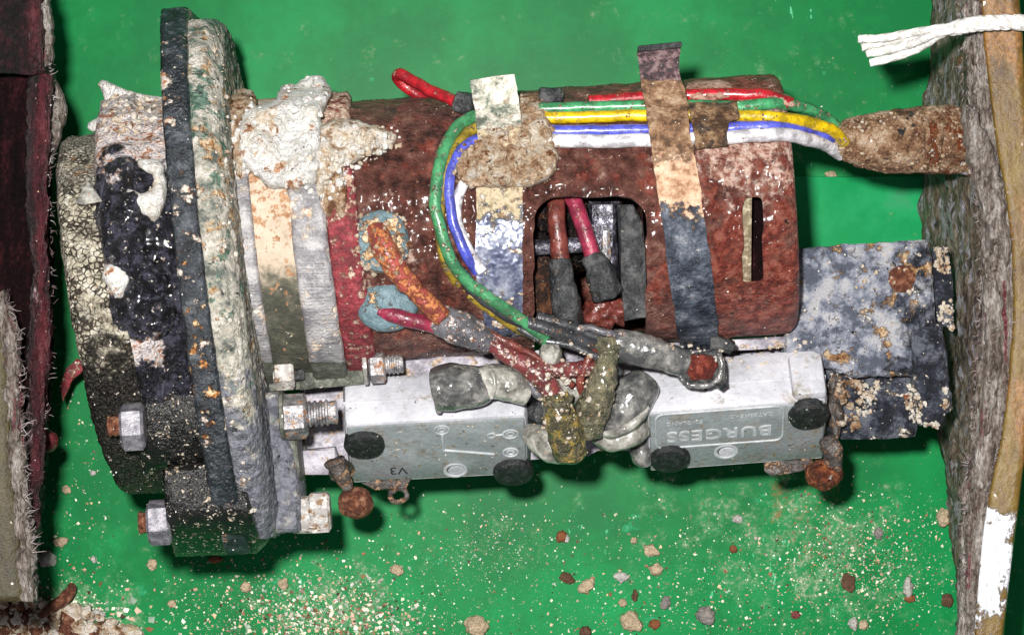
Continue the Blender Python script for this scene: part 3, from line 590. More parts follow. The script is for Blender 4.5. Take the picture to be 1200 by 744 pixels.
ribbon('clamp_strap', [(747, 62, 797, 57, ZR + 128), (749, 78, 796, 74, ZR + 122), (751, 94, 798, 91, ZR + 126), (755, 118, 804, 116, zl(778, 118, 34)), (760, 150, 808, 148, zl(782, 150, 30)),
       (764, 178, 813, 177, zl(785, 178, 18)), (769, 210, 819, 209, zl(790, 210, 6)), (776, 260, 826, 259, zl(797, 260, 5)), (783, 315, 834, 314, zl(805, 315, 5)),
       (790, 362, 839, 361, zl(812, 362, 6)), (794, 390, 841, 388, zl(815, 388, 10)), (797, 408, 842, 404, ZR + 34), (799, 414, 842, 409, ZR + 4)], 6, 'strap_blue', M, rough=[(1.8, 30, 3), (.8, 7, 3)])
box('strap_tab_lip', U(747, 62, ZR + 126), Vector((50, -5, 0)), Vector((0, -7, 0)), Vector((0, 0, 12)), 'charcoal', M, bev=2)
slab('wire_clip', [(806, 119), (864, 119), (867, 140), (853, 143), (852, 171), (816, 174), (812, 150)], lambda x, y: zl(x, y, 27), ZR + 60, 'tan_bracket', M, step=5, bev=5, amp=3, s=14, edge=1.5)
ribbon('clamp_strap', [(553, 96, 601, 90, ZR + 132), (555, 112, 604, 108, ZR + 128), (557, 135, 607, 133, zl(580, 135, 30)), (560, 160, 610, 158, zl(582, 160, 20)), (560, 200, 612, 199, zl(585, 200, 8)),
       (558, 250, 612, 249, zl(585, 250, 5)), (558, 310, 613, 309, zl(585, 310, 5)), (563, 360, 613, 359, zl(588, 360, 5)), (572, 392, 613, 390, zl(592, 390, 6)), (580, 408, 613, 406, ZR + 20)], 6, 'strap_lower', M, rough=[(1.8, 30, 3), (.8, 7, 3)])
ribbon('strap_tab', [(551, 94, 603, 87, ZR + 136), (553, 108, 606, 104, ZR + 134), (556, 130, 609, 128, zl(580, 130, 36)), (559, 150, 611, 148, zl(582, 150, 28))], 5, 'strap_green', M, rough=[(1.6, 12, 3)])
# ------------------------------------------------------------------ wires
def wl(pts, lift): return [(x, y, zl(x, y, l)) for (x, y, *q) in pts for l in [q[0] if q else lift]]
tube('red_wire', wl([(690, 120), (720, 117), (755, 114), (800, 112), (850, 111), (885, 111), (908, 115), (926, 122)], 4), 7.5, 'wire_red', M, per=10)
crust('corrosion_crust', [(800, 99), (824, 94), (852, 94), (862, 104), (856, 117), (828, 119), (804, 117)], lambda x, y: zl(x, y, 2), 10, 'pink_crust', M, amp=.6, s=14, soft=7, edge=2)
crust('corrosion_crust', [(896, 112), (915, 108), (930, 116), (934, 126), (912, 124), (900, 120)], lambda x, y: zl(x, y, 4), 8, 'pink_crust', M, amp=.6, s=10, soft=5, edge=2)
tube('green_wire', [(632, 129, zl(632, 129, 13)), (700, 126, zl(700, 126, 13)), (780, 124, zl(780, 124, 13)), (860, 125, zl(860, 125, 13)), (905, 122, ZR + 124), (940, 126, ZR + 104), (970, 140, ZR + 74), (985, 155, ZR + 55)], 7, 'wire_green', M, per=12)
tube('yellow_wire', [(632, 138, zl(632, 138, 10)), (700, 137, zl(700, 137, 10)), (780, 135, zl(780, 135, 10)), (860, 136, zl(860, 136, 10)), (908, 137, ZR + 142), (948, 143, ZR + 114), (975, 152, ZR + 92), (990, 168, ZR + 74)], 7, 'wire_yellow', M, per=12)
tube('blue_wire', [(640, 153, zl(640, 153, 8)), (700, 153, zl(700, 153, 8)), (780, 152, zl(780, 152, 8)), (855, 150, zl(855, 150, 8)), (905, 149, ZR + 146), (945, 153, ZR + 108), (975, 163, ZR + 76), (992, 172, ZR + 50)], 7, 'wire_blue', M, per=12)
tube('white_wire', [(640, 165, zl(640, 165, 10)), (700, 165, zl(700, 165, 10)), (780, 164, zl(780, 164, 10)), (855, 161, zl(855, 161, 10)), (905, 158, ZR + 154), (940, 161, ZR + 120), (965, 169, ZR + 84), (985, 180, ZR + 54)], 8, 'wire_white', M, per=12)
tube('red_wire', [(541, 122, ZR + 98), (522, 114, ZR + 84), (500, 104, ZR + 66), (482, 94, ZR + 54), (470, 87, ZR + 48), (467, 92, ZR + 38), (478, 103, ZR + 34), (497, 115, ZR + 38), (515, 124, ZR + 52)], 7, 'wire_red', M, per=10)
lathe('ferrule', U(533, 119, ZR + 94), (1, .25, .3), [(0, 8), (2, 12), (22, 13), (25, 9)], 'charcoal', M, rough=(1.6, 7, 3), sub=1, segs=20)
lathe('ferrule', U(632, 114, ZR + 96), (1, 0, 0), [(0, 8), (2, 11), (24, 11), (27, 7)], 'charcoal', M, rough=(1.6, 7, 3), sub=1, segs=20)
lp = lambda pts, l: [(x, y, zl(x, y, l)) for x, y in pts]
tube('green_wire', lp([(574, 133), (552, 138), (533, 152), (519, 180), (512, 210), (510, 236), (515, 262), (521, 286), (530, 308)], 13) + [(548, 330, ZR + 150), (577, 352, ZR + 142), (608, 373, ZR + 130), (632, 390, ZR + 118), (643, 404, ZR + 110)], 7.2, 'wire_green_dirty', M, per=10)
tube('yellow_wire', lp([(574, 146), (552, 152), (538, 168), (526, 190), (519, 220), (516, 250), (517, 280), (522, 304)], 6) + [(538, 334, ZR + 134), (570, 360, ZR + 126), (604, 382, ZR + 116), (636, 398, ZR + 104)], 6.4, 'wire_yellow_dirty', M, per=10)
tube('blue_wire', lp([(572, 158), (550, 168), (535, 184), (526, 212), (529, 246), (537, 279), (549, 303)], 9) + [(562, 322, ZR + 136), (578, 346, ZR + 118), (600, 366, ZR + 104)], 6.2, 'wire_blue', M, per=10)
tube('white_wire', lp([(562, 196), (548, 208), (540, 224), (535, 248), (540, 272), (550, 296), (566, 318)], 4), 6.2, 'wire_white', M, per=8)
tube('dark_wire', [(538, 318, ZR + 152), (560, 344, ZR + 140), (600, 372, ZR + 128), (640, 384, ZR + 122), (676, 398, ZR + 112), (712, 412, ZR + 98)], 8, 'wire_dark', M, per=8, rough=(1, 8, 3))
tube('dark_wire', [(628, 372, ZR + 112), (662, 380, ZR + 108), (692, 392, ZR + 100), (730, 402, ZR + 92)], 8, 'wire_dark', M, per=8, rough=(1, 8, 3))
crust('corrosion_crust', [(598, 118), (616, 108), (632, 112), (640, 128), (648, 150), (655, 185), (652, 203), (636, 216), (600, 221), (566, 220), (542, 217), (532, 205), (535, 184), (550, 172), (562, 158), (586, 152), (604, 140)], lambda x, y: zl(x, y, 8), 15, 'tan_crust', M, amp=1, s=12, soft=6, edge=3)
# beads and leads on the left of the housing
def disc(name, x, y, rx, ry, h, m, am=.04):
    z = zon(x, y); return blob(name, tuple(U(x, y, z)), (rx, ry, h), m, M, sub=4, am=am, s=14)
disc('glass_bead', 446, 283, 33, 36, 17, 'glass_bead'); disc('glass_bead', 453, 358, 35, 30, 17, 'glass_bead')
tube('terminal_lead', [(441, 268, zl(441, 268, 8)), (450, 290, zl(450, 290, 22)), (466, 318, zl(466, 318, 24)), (490, 345, zl(490, 345, 26)), (518, 372, ZR + 150)], [12, 14, 13, 11, 12], 'wire_rusty', M, rough=(1.6, 9, 3), segs=18)
tube('terminal_lead', [(446, 364, zl(446, 364, 12)), (470, 372, zl(470, 372, 24)), (495, 378, zl(495, 378, 28)), (522, 386, ZR + 132)], [8, 9, 9, 10], 'wire_pink', M, rough=(1, 9, 3), segs=18)
tube('wire_splice', [(508, 372, ZR + 140), (530, 382, ZR + 138), (556, 392, ZR + 132), (572, 404, ZR + 124)], [15, 20, 18, 12], 'wire_splice', M, rough=(2.5, 12, 4), segs=22)
tube('maroon_wire', [(560, 396, ZR + 130), (590, 412, ZR + 128), (622, 432, ZR + 124), (645, 458, ZR + 116), (656, 486, ZR + 108)], [8, 10, 11, 12.5, 11], 'wire_maroon', M, rough=(2.2, 8, 4), segs=20)
tube('maroon_wire', [(622, 428, ZR + 118), (652, 432, ZR + 114), (680, 432, ZR + 108), (704, 428, ZR + 104)], [8, 9, 9, 8], 'wire_maroon', M, rough=(2, 8, 4), segs=18)
lathe('ferrule', U(646, 420, ZR + 108), (-.1, -.6, .9), [(0, 8), (0, 13), (14, 13), (18, 11), (19, 7), (16, 5)], 'boot_white', M, rough=(.6, 7, 3), segs=28)
tube('lead_sleeve', [(650, 462, ZR + 118), (656, 488, ZR + 116), (664, 510, ZR + 106), (668, 532, ZR + 94)], [15, 19, 21, 20], 'sleeve_amber', M, rough=(3, 9, 4), segs=24)
tube('lead_sleeve', [(712, 396, ZR + 108), (711, 424, ZR + 112), (704, 456, ZR + 110), (694, 482, ZR + 100), (686, 506, ZR + 86)], [11, 13, 17, 20, 18], 'sleeve_olive', M, rough=(3, 9, 4), segs=24)
tube('terminal_boot', [(508, 456, ZR + 92), (530, 453, ZR + 94), (556, 452, ZR + 92), (572, 450, ZR + 90)], [24, 28, 24, 19], 'boot_grey', M, rough=(1.4, 22, 2), segs=28)
tube('boot_lip', [(515, 470, ZR + 90), (514, 484, ZR + 86)], [7, 3], 'boot_grey', M)
tube('terminal_tube', [(558, 448, ZR + 92), (574, 447, ZR + 94), (594, 449, ZR + 92), (620, 458, ZR + 86)], [18, 20, 21, 18], 'boot_white', M, rough=(1.6, 14, 3), segs=26)
tube('terminal_boot', [(620, 508, ZR + 40), (632, 514, ZR + 52), (650, 522, ZR + 58), (670, 528, ZR + 54), (682, 526, ZR + 46)], [12, 17, 20, 16, 9], 'boot_white', M, rough=(1.6, 24, 3), segs=30)
tube('terminal_boot', [(650, 446, ZR + 66), (668, 452, ZR + 72), (690, 462, ZR + 66)], [17, 21, 18], 'boot_white', M, rough=(1.6, 20, 3), segs=28)
tube('terminal_boot', [(756, 448, ZR + 58), (744, 462, ZR + 66), (728, 482, ZR + 66), (708, 500, ZR + 56)], [20, 26, 27, 20], 'boot_grey', M, rough=(1.6, 20, 3), segs=30)
tube('boot_lip', [(758, 476, ZR + 78), (744, 494, ZR + 84), (722, 506, ZR + 80), (702, 506, ZR + 70)], [5, 6, 6, 4], 'boot_white', M, rough=(.6, 12, 2))
tube('terminal_boot', [(756, 502, ZR + 46), (738, 510, ZR + 54), (716, 514, ZR + 54), (698, 510, ZR + 46)], [10, 14, 15, 10], 'boot_white', M, rough=(1.2, 16, 3), segs=26)
tube('terminal_boot', [(620, 482, ZR + 30), (634, 486, ZR + 40), (650, 492, ZR + 40)], [10, 12, 10], 'charcoal', M, rough=(1.2, 16, 3), segs=26)
tube('terminal_boot', [(750, 516, ZR - 6), (752, 530, ZR - 4), (756, 544, ZR - 10)], [9, 13, 8], 'boot_grey', M, rough=(1.2, 16, 3), segs=24)
tube('sleeve_ridge', [(570, 428, ZR + 96), (577, 438, ZR + 112), (580, 452, ZR + 114), (576, 466, ZR + 104)], 2.6, 'boot_white', M)
tube('conduit', [(716, 402, ZR + 96), (742, 408, ZR + 98), (772, 415, ZR + 98), (806, 428, ZR + 94)], [17, 20, 18, 15], 'boot_grey', M, rough=(1.6, 14, 3), segs=26)
slab('solder_lug', [(786, 424), (800, 416), (843, 409), (850, 424), (852, 452), (846, 458), (834, 450), (802, 447)], ZR + 104, ZR + 76, 'charcoal', M, step=6, bev=5, amp=3, s=12, edge=1)
blob('solder_joint', tuple(U(822, 430, ZR + 104)), (17, 15, 6), 'rust_red', M, sub=4, am=.3, s=10)
tube('cut_wire', [(832, 402, ZR + 88), (845, 403, ZR + 88), (858, 408, ZR + 86)], [8, 9, 8], 'charcoal', M, rough=(1, 8, 3))
cluster_ = [(796, 440), (806, 450), (826, 452), (842, 444), (846, 428), (842, 414)]
tube('lug_rim', [(x, y, ZR + 106) for x, y in cluster_], 3.4, 'boot_grey', M, rough=(1.6, 6, 3))
# thin loose leads of the joint
tube('thin_lead', [(566, 386, ZR + 124), (592, 400, ZR + 128), (618, 412, ZR + 122), (650, 432, ZR + 116), (672, 452, ZR + 100)], 4.5, 'wire_maroon_dark', M, rough=(.9, 6, 3))
tube('thin_lead', [(598, 380, ZR + 118), (630, 396, ZR + 116), (664, 404, ZR + 116), (700, 418, ZR + 112), (728, 436, ZR + 96)], 4.5, 'wire_dark', M, rough=(.9, 6, 3))
tube('thin_lead', [(664, 388, ZR + 104), (690, 384, ZR + 112), (716, 392, ZR + 112), (742, 396, ZR + 104)], 4, 'wire_splice', M, rough=(.9, 6, 3))
tube('thin_lead', [(640, 470, ZR + 96), (626, 458, ZR + 100), (616, 440, ZR + 100), (604, 432, ZR + 92)], 4.5, 'wire_splice', M, rough=(.9, 6, 3))
tube('thin_lead', [(688, 470, ZR + 96), (680, 446, ZR + 108), (690, 420, ZR + 112), (704, 404, ZR + 104)], 5, 'wire_maroon_dark', M, rough=(.9, 6, 3))
tube('sleeve_mouth', [(636, 466, ZR + 122), (648, 474, ZR + 134), (662, 472, ZR + 134), (670, 464, ZR + 122)], 3, 'sleeve_olive', M, rough=(1.2, 5, 3))
tube('sleeve_mouth', [(698, 404, ZR + 112), (706, 412, ZR + 124), (718, 412, ZR + 124), (726, 404, ZR + 112)], 2.6, 'sleeve_olive', M, rough=(1.2, 5, 3))
# cable to the right
tube('taped_cable', [(974, 160, ZR + 64), (986, 163, ZR + 60), (1002, 165, ZR + 54), (1030, 166, ZR + 48), (1060, 165, ZR + 44), (1085, 164, ZR + 42), (1090, 164, ZR + 42), (1120, 164, ZR + 40), (1150, 168, ZR + 36), (1175, 172, ZR + 30)],
     [10, 20, 27, 35, 37, 37, 40, 39, 38, 36], 'tape_cable', M, rough=[(3, 30, 4), (1.5, 5, 4)], segs=90, per=14)
tube('tape_wrap', [(1079, 130, ZR + 62), (1086, 150, ZR + 84), (1088, 172, ZR + 84), (1084, 196, ZR + 62)], 4, 'tape_cable', M, rough=(1.6, 6, 3))
tube('tape_wrap', [(1098, 128, ZR + 60), (1102, 150, ZR + 84), (1100, 172, ZR + 84), (1096, 200, ZR + 58)], 4, 'tape_cable', M, rough=(1.6, 6, 3))
# ------------------------------------------------------------------ crusts on the end bell
zb = lambda x, y: zon(x, y, 172)
crust('corrosion_crust', [(278, 152), (286, 130), (300, 124), (322, 122), (326, 104), (345, 98), (360, 92), (378, 88), (389, 98), (386, 114), (377, 128), (374, 156), (376, 190), (372, 214), (356, 226), (334, 224), (316, 222), (300, 206), (284, 192), (276, 172)], zb, 20, 'white_crust', M, amp=1.0, s=17, soft=9, edge=4)
crust('corrosion_crust', [(372, 146), (392, 140), (414, 138), (432, 146), (448, 149), (462, 156), (465, 166), (452, 176), (436, 182), (412, 192), (392, 206), (380, 232), (370, 240), (368, 200)], lambda x, y: zon(x, y, 160), 18, 'pale_crust', M, amp=.9, s=13, soft=7, edge=3)
crust('corrosion_crust', [(262, 112), (280, 104), (298, 108), (302, 124), (296, 150), (286, 200), (280, 215), (270, 180), (262, 150)], zb, 9, 'tan_crust', M, amp=.7, s=20, soft=8, edge=3)
crust('corrosion_crust', [(376, 186), (392, 182), (402, 196), (408, 230), (402, 262), (392, 240), (384, 262), (376, 240)], lambda x, y: zon(x, y, 166), 7, 'tan_crust', M, amp=.7, s=14, soft=6, edge=3)
crust('corrosion_crust', [(112, 98), (122, 92), (134, 98), (152, 108), (190, 114), (205, 118), (205, 134), (150, 140), (118, 132), (122, 114)], lambda x, y: ZR + 26, 14, 'white_crust', M, amp=.8, s=14, soft=6, edge=2)
crust('corrosion_crust', [(100, 146), (114, 138), (124, 140), (122, 152), (104, 154)], lambda x, y: ZR + 50, 8, 'white_crust', M, amp=.8, s=10, soft=5, edge=2)
crust('corrosion_crust', [(118, 312), (140, 310), (152, 318), (150, 344), (138, 352), (126, 338)], lambda x, y: zon(x, y, 217, 0, 42), 9, 'white_crust', M, amp=.6, s=14, soft=7, edge=3)
crust('corrosion_crust', [(158, 184), (190, 186), (196, 222), (186, 262), (170, 254), (152, 236), (148, 222), (160, 226), (178, 222), (182, 206), (164, 200)], lambda x, y: zon(x, y, 217, 0, 42), 10, 'white_crust', M, amp=.6, s=14, soft=8, edge=3)
slab('shard', [(103, 212), (120, 236), (96, 240), (88, 238)], lambda x, y: zon(x, y, 211, 22, 76), ZR + 120, 'boot_white', M, step=6, bev=2, amp=1.5)
for x, y, rx, ry, rz in ((140, 208, 18, 22, 16), (150, 300, 20, 26, 16), (176, 330, 18, 22, 12), (182, 372, 22, 24, 12), (150, 250, 16, 24, 14)):
    z = zon(x, y, 217, -2, 42); blob('tar_lump', tuple(U(x, y, z)), (rx, ry, rz), 'tar', M, sub=4, am=.25, s=16)
# lower boss, pillar, bolts
axlathe2 = lambda name, v, w_, prof, m, n=2, seg=64, rough=None, squash=1, **k: None
def boss(name, a0, a1, v, w_, r, m, rv=1.0, rough=[(1.6, 16, 3)], bev=5, parent=M):
    prof = [(a0, r * .5), (a0, r - bev), (a0 + bev * .4, r - bev * .3), (a0 + bev, r), (a1 - bev, r), (a1 - bev * .4, r - bev * .3), (a1, r - bev), (a1, r * .5)]
    P = []
    for i in range(len(prof) - 1):
        q = max(1, int(math.hypot(prof[i + 1][0] - prof[i][0], prof[i + 1][1] - prof[i][1]) / 5))
        P += [(prof[i][0] + (prof[i + 1][0] - prof[i][0]) * j / q, prof[i][1] + (prof[i + 1][1] - prof[i][1]) * j / q) for j in range(q)]
    P.append(prof[-1]); V = []; F = []; sg = 80
    for a, rad in P:
        for k in range(sg): f = 2 * math.pi * k / sg; V.append(mf(a, v + rad * rv * math.cos(f), w_ + rad * math.sin(f)))
    for i in range(len(P) - 1):
        for k in range(sg): F.append([i * sg + k, i * sg + (k + 1) % sg, (i + 1) * sg + (k + 1) % sg, (i + 1) * sg + k])
    F.append(list(range(sg))[::-1]); F.append([(len(P) - 1) * sg + k for k in range(sg)])
    return mk(name, V, F, m, parent, rough=rough, sharp=50)
slab('flange_lug', [(190, 549), (238, 543), (246, 505), (272, 500), (286, 560), (305, 640), (300, 648), (262, 650), (206, 652), (196, 625)], lambda x, y: ZR + 190 - max(0, (y - 590) / 62) ** 2 * 120, ZR - 60, 'black_paint', M, step=6, bev=7, amp=2, s=20, edge=1)
slab('casting_step', [(150, 470), (232, 452), (246, 470), (250, 541), (188, 548), (172, 560), (158, 520)], lambda x, y: ZR + 172 - max(0, (y - 480) / 70) ** 2 * 40, ZR - 60, 'black_paint', M, step=6, bev=8, amp=3, s=26, edge=1)
TLT = Vector((ct, -st, 0))
def nut(name, x, y, z, L, r, m, d=TLT, rot=.2, parent=M, **k):
    c = U(x, y, z) - Vector(d) * (L / 2)
    return lathe(name, c, d, [(0, r * .82), (L * .12, r), (L * .88, r), (L, r * .82)], m, parent, segs=6, rot=rot, sharp=20, **k)
def stud(name, x, y, z, L, r, m, d=TLT, pitch=6.5, parent=M, dep=2.2, **k):
    c = U(x, y, z) - Vector(d) * (L / 2); prof = [(0, r * .9)]; t = 1.
    while t < L - pitch: prof += [(t, r), (t + pitch * .3, r), (t + pitch * .5, r - dep), (t + pitch * .75, r - dep)]; t += pitch
    prof += [(L - 1, r - 1), (L, r * .7)]
    return lathe(name, c, d, prof, m, parent, segs=32, sharp=35, **k)
z_ = ZR + 190
n1 = nut('hex_nut', 156, 500, z_, 27, 27, 'bolt_grey'); stud('threaded_stud', 136, 499, z_, 18, 12, 'rust_screw', parent=n1, dep=1)
n2 = nut('hex_nut', 187, 612, ZR + 150, 27, 26, 'bolt_grey'); stud('threaded_stud', 170, 612, ZR + 150, 14, 13, 'rust_screw', parent=n2, dep=1)
slab('pillar', [(296, 462), (322, 460), (333, 466), (340, 520), (350, 560), (353, 620), (346, 624), (322, 624), (312, 600), (300, 540)], ZR + 96, ZR - 40, 'ring_crust', M, step=6, bev=7, amp=2.5, s=18, edge=1)
slab('pillar_side', [(336, 500), (346, 502), (352, 560), (348, 575), (340, 560)], ZR + 84, ZR - 20, 'olive_metal', M, step=6, bev=3, amp=2)
slab('spacer_plate', [(284, 425), (350, 422), (352, 456), (286, 460)], ZR + 40, ZR - 20, 'olive_metal', M, step=8, bev=3, amp=1)
n3 = nut('hex_nut', 345, 488, ZR + 98, 30, 26, 'steel', rot=.0); stud('threaded_stud', 375, 484, ZR + 98, 40, 15, 'steel', parent=n3)
lathe('washer', U(328, 487, ZR + 98), TLT, [(0, 25), (1, 28), (5, 28), (6, 25)], 'olive_metal', M, segs=32)
lathe('bolt_shank', U(343, 604, ZR + 60), TLT, [(0, 21), (24, 22)], 'bolt_white', M, segs=36)
nut('bolt_head', 375, 600, ZR + 60, 25, 26, 'bolt_white', rot=.5)
blob('corroded_lump', tuple(U(314, 612, ZR + 40)), (7, 7, 8), 'steel', M, am=.3)
nut('hex_nut', 333, 438, ZR + 60, 24, 19, 'bolt_white', rot=.1); tube('pin', [(340, 440, ZR + 56), (356, 438, ZR + 54)], 7, 'charcoal', M)
lathe('washer', U(425, 430, ZR + 62), TLT, [(0, 19), (1, 21), (5, 21), (6, 19)], 'boot_white', M, segs=32)
n4 = nut('hex_nut', 442, 429, ZR + 62, 19, 20, 'steel', rot=.0); stud('threaded_stud', 461, 427, ZR + 62, 24, 11.5, 'steel', parent=n4, pitch=5, dep=1.6)
slab('foot_plate', [(352, 430), (425, 426), (427, 450), (352, 457)], ZR + 44, ZR + 10, 'olive_metal', M, step=8, bev=2, amp=1)
# ------------------------------------------------------------------ switch rail and micro switches
slab('switch_rail', [(352, 426), (640, 412), (960, 394), (964, 500), (905, 528), (700, 528), (690, 534), (360, 556), (346, 552), (350, 500)], ZR - 50, ZR - 90, 'grey_plate', M, step=20, bev=3, amp=1)
slab('rail_flange', [(430, 422), (640, 410), (960, 392), (962, 404), (800, 416), (620, 440), (432, 446)], ZR + 10, ZR - 50, 'grey_plate', M, step=12, bev=3, amp=1)
slab('rail_flange', [(348, 528), (392, 524), (400, 548), (392, 556), (350, 556)], ZR - 10, ZR - 60, 'grey_plate', M, step=8, bev=3, amp=1)
slab('rail_end', [(330, 500), (360, 498), (358, 540), (345, 560), (334, 530)], ZR - 30, ZR - 80, 'olive_metal', M, step=8, bev=3, amp=1)
PH = math.radians(54)
def switch(L, z, ln, thick, th2, raised, capA, capB, holeC, lab):
    ex = Vector((math.cos(th2), -math.sin(th2), 0)); ey = Vector((math.sin(th2) * math.cos(PH), math.cos(th2) * math.cos(PH), -math.sin(PH))); N = ex.cross(ey); N = N if N.z > 0 else -N
    O = U(L[0], L[1], z); P = lambda u, v, w_=0: O + ex * u + ey * v + N * w_
    V, F = boxVF(P(0, 0, -thick), ex * ln, ey * 124, N * thick, 10)
    b = mk('micro_switch', V, F, 'switch_case_lit', M, sub=0, label=lab)
    # moulded face plate, painted greyer as the side turned from the light, proud of the case
    fp = [(3, 3), (ln - 3, 3), (ln - 3, 121), (3, 121)]
    V, F = boxVF(P(4, 5.5, -2), ex * (ln - 8), ey * 114, N * 3.2, 2.6); mk('face_plate', V, F, 'switch_face_shaded', b)
    V, F = boxVF(P(-.8, -.8, -thick * .46), ex * (ln + 1.6), ey * 125, N * 2.4, .8); mk('case_seam', V, F, 'switch_case_lit', b)
    for r_ in raised:
        V, F = boxVF(P(r_[0], r_[1], r_[2]), ex * r_[3], ey * r_[4], N * r_[5], 6); mk('case_shoulder', V, F, 'switch_case_lit', b)
    for (u, v) in (capA, capB):
        lathe('screw_cap', P(u, v, -4), N, [(0, 23), (9, 24), (13, 22.5), (14.5, 19)], 'rubber', b, segs=40, rough=(.5, 8, 3))
    u, v = holeC
    lathe('screw_hole', P(u, v, 0), N, [(.5, 11), (.9, 11), (1.0, 14.5), (2.6, 14), (2.6, 11.5), (1.2, 10)], 'embossed', b, segs=36)
    lathe('hole_filling', P(u + 1, v + 1, 0), N, [(.5, 10.4), (1.8, 9), (1.9, 5)], 'switch_case_lit', b, segs=24)
    return b, P, ex, ey, N
def text(s_, P, ex, ey, N, u, v, size, m, parent, ext=1.0, wgt=0.0, name='lettering', sx=1.0, sp_=1.0):
    """lettering turned half a turn: its own x runs along -ex, its own y along +ey"""
    c = bpy.data.curves.new(name, 'FONT'); c.body = s_; c.size = size; c.extrude = ext; c.offset = wgt; c.resolution_u = 3; c.align_x = 'CENTER'; c.align_y = 'CENTER'; c.space_character = sp_
    c.bevel_depth = .25 if ext > .5 else 0
    t = bpy.data.objects.new('tmp', c); sc.collection.objects.link(t); dg = bpy.context.evaluated_depsgraph_get(); me = bpy.data.meshes.new_from_object(t.evaluated_get(dg))
    V = [P(u - q.co.x * sx, v + q.co.y, 1.3 + q.co.z) for q in me.vertices]; F = [list(p.vertices) for p in me.polygons]
    bpy.data.objects.remove(t); bpy.data.curves.remove(c); bpy.data.meshes.remove(me)
    return mk(name, V, F, m, parent, sharp=30, hit=False)
# embossed bars
def wirebar(name, P, pts, r, m, parent, closed=False):
    Q = [P(u, v, 1.5) for u, v in pts] + ([P(pts[0][0], pts[0][1], 1.5)] if closed else []); V, F = [], []
    for i in range(len(Q) - 1):
        v, f = tubeVF([Q[i], Q[i + 1]], r, 8); o = len(V); V += v; F += [[x + o for x in q] for q in f]
    return mk(name, V, F, m, parent, hit=False)
def ring(u, v, r, n=20): return [(u + r * math.cos(2 * math.pi * k / n), v + r * math.sin(2 * math.pi * k / n)) for k in range(n)]
s1, P, ex, ey, N = switch((402, 498), ZR + 66, 213, 70, math.radians(3.0), [], (22, 36), (193, 110), (125, 104), 'micro switch with contact diagram moulded on its face')
wirebar('contact_diagram', P, [(113, 28), (113, 60), (172, 74)], 1.9, 'embossed', s1)
for u, v, r in ((113, 18, 8.5), (113, 18, 4), (192, 34, 8.5), (192, 34, 4), (191, 72, 8.5), (191, 72, 4)): wirebar('contact_diagram', P, ring(u, v, r), 1.4, 'embossed', s1, True)
wirebar('contact_diagram', P, ring(170, 35, 4.5) , 1.1, 'embossed', s1, True); wirebar('contact_diagram', P, [(175, 35), (184, 34)], 1.1, 'embossed', s1)
text('V3', P, ex, ey, N, 58, 98, 21, 'ink', s1, ext=.3, wgt=.1, sx=.95)
s2, P, ex, ey, N = switch((757, 484), ZR + 66, 211, 76, math.radians(4.2), [(170, -9, -64, 40, 20, 60)], (27, 92), (188, 22), (93, 90), 'micro switch with raised maker name on its face')
fr = [(u, v) for u, v in chaikin([(12, 12), (158, 12), (158, 66), (12, 66)], 0)]
rc = []
for cx, cy, a0 in ((150, 62, 0), (20, 62, 90), (20, 14, 180), (150, 14, 270)):
    for k in range(5): t = math.radians(a0 + k * 22.5); rc.append((cx + 9 * math.cos(t), cy + 11 * math.sin(t)))
wirebar('label_frame', P, rc, 1.5, 'embossed', s2, True)
text('BURGESS', P, ex, ey, N, 85, 50, 29, 'embossed', s2, ext=.9, wgt=.35, sx=1.0, sp_=1.08)
text('GATESHEAD', P, ex, ey, N, 122, 18, 9.5, 'embossed', s2, ext=.5, wgt=.1, sx=.95, sp_=1.05); text('ENGLAND', P, ex, ey, N, 44, 24, 9.5, 'embossed', s2, ext=.5, wgt=.1, sx=.95, sp_=1.05)
# levers and pivot screws below the switches
tube('switch_lever', [(392, 540, ZR + 10), (400, 556, ZR + 4), (408, 572, ZR - 4)], [13, 10, 7], 'lever', M, rough=(1.6, 10, 3), segs=20)
blob('pivot_screw', tuple(U(417, 589, ZR - 10)), (20.5, 19, 17), 'rust_screw', M, sub=4, am=.08, s=14)
slab('lever_blade', [(424, 566), (440, 562), (482, 560), (476, 572), (440, 574)], ZR - 20, ZR - 26, 'lever', M, step=8, bev=2, amp=1)
tube('lever_hook', [(458, 574, ZR - 26), (458, 584, ZR - 26), (466, 588, ZR - 26), (476, 583, ZR - 26), (475, 575, ZR - 26), (466, 572, ZR - 26), (460, 577, ZR - 26)], 3.2, 'lever', M)
slab('lever_blade', [(895, 542), (950, 536), (956, 548), (938, 552), (905, 558), (896, 552)], ZR - 14, ZR - 22, 'lever', M, step=8, bev=2, amp=1.5)
tube('switch_lever', [(968, 512, ZR + 10), (975, 528, ZR + 6), (976, 548, ZR - 4)], [10, 12, 10], 'lever', M, rough=(2.4, 10, 3), segs=20)
blob('pivot_screw', tuple(U(965, 556, ZR - 6)), (22, 18, 17), 'rust_orange', M, sub=4, am=.14, s=12)
lathe('pivot_washer', U(400, 550, ZR - 6), (.3, .6, .5), [(0, 16), (5, 16)], 'lever', M, segs=24)
blob('terminal_boot', tuple(U(750, 530, ZR - 6)), (12, 17, 14), 'boot_grey', M, am=.15)
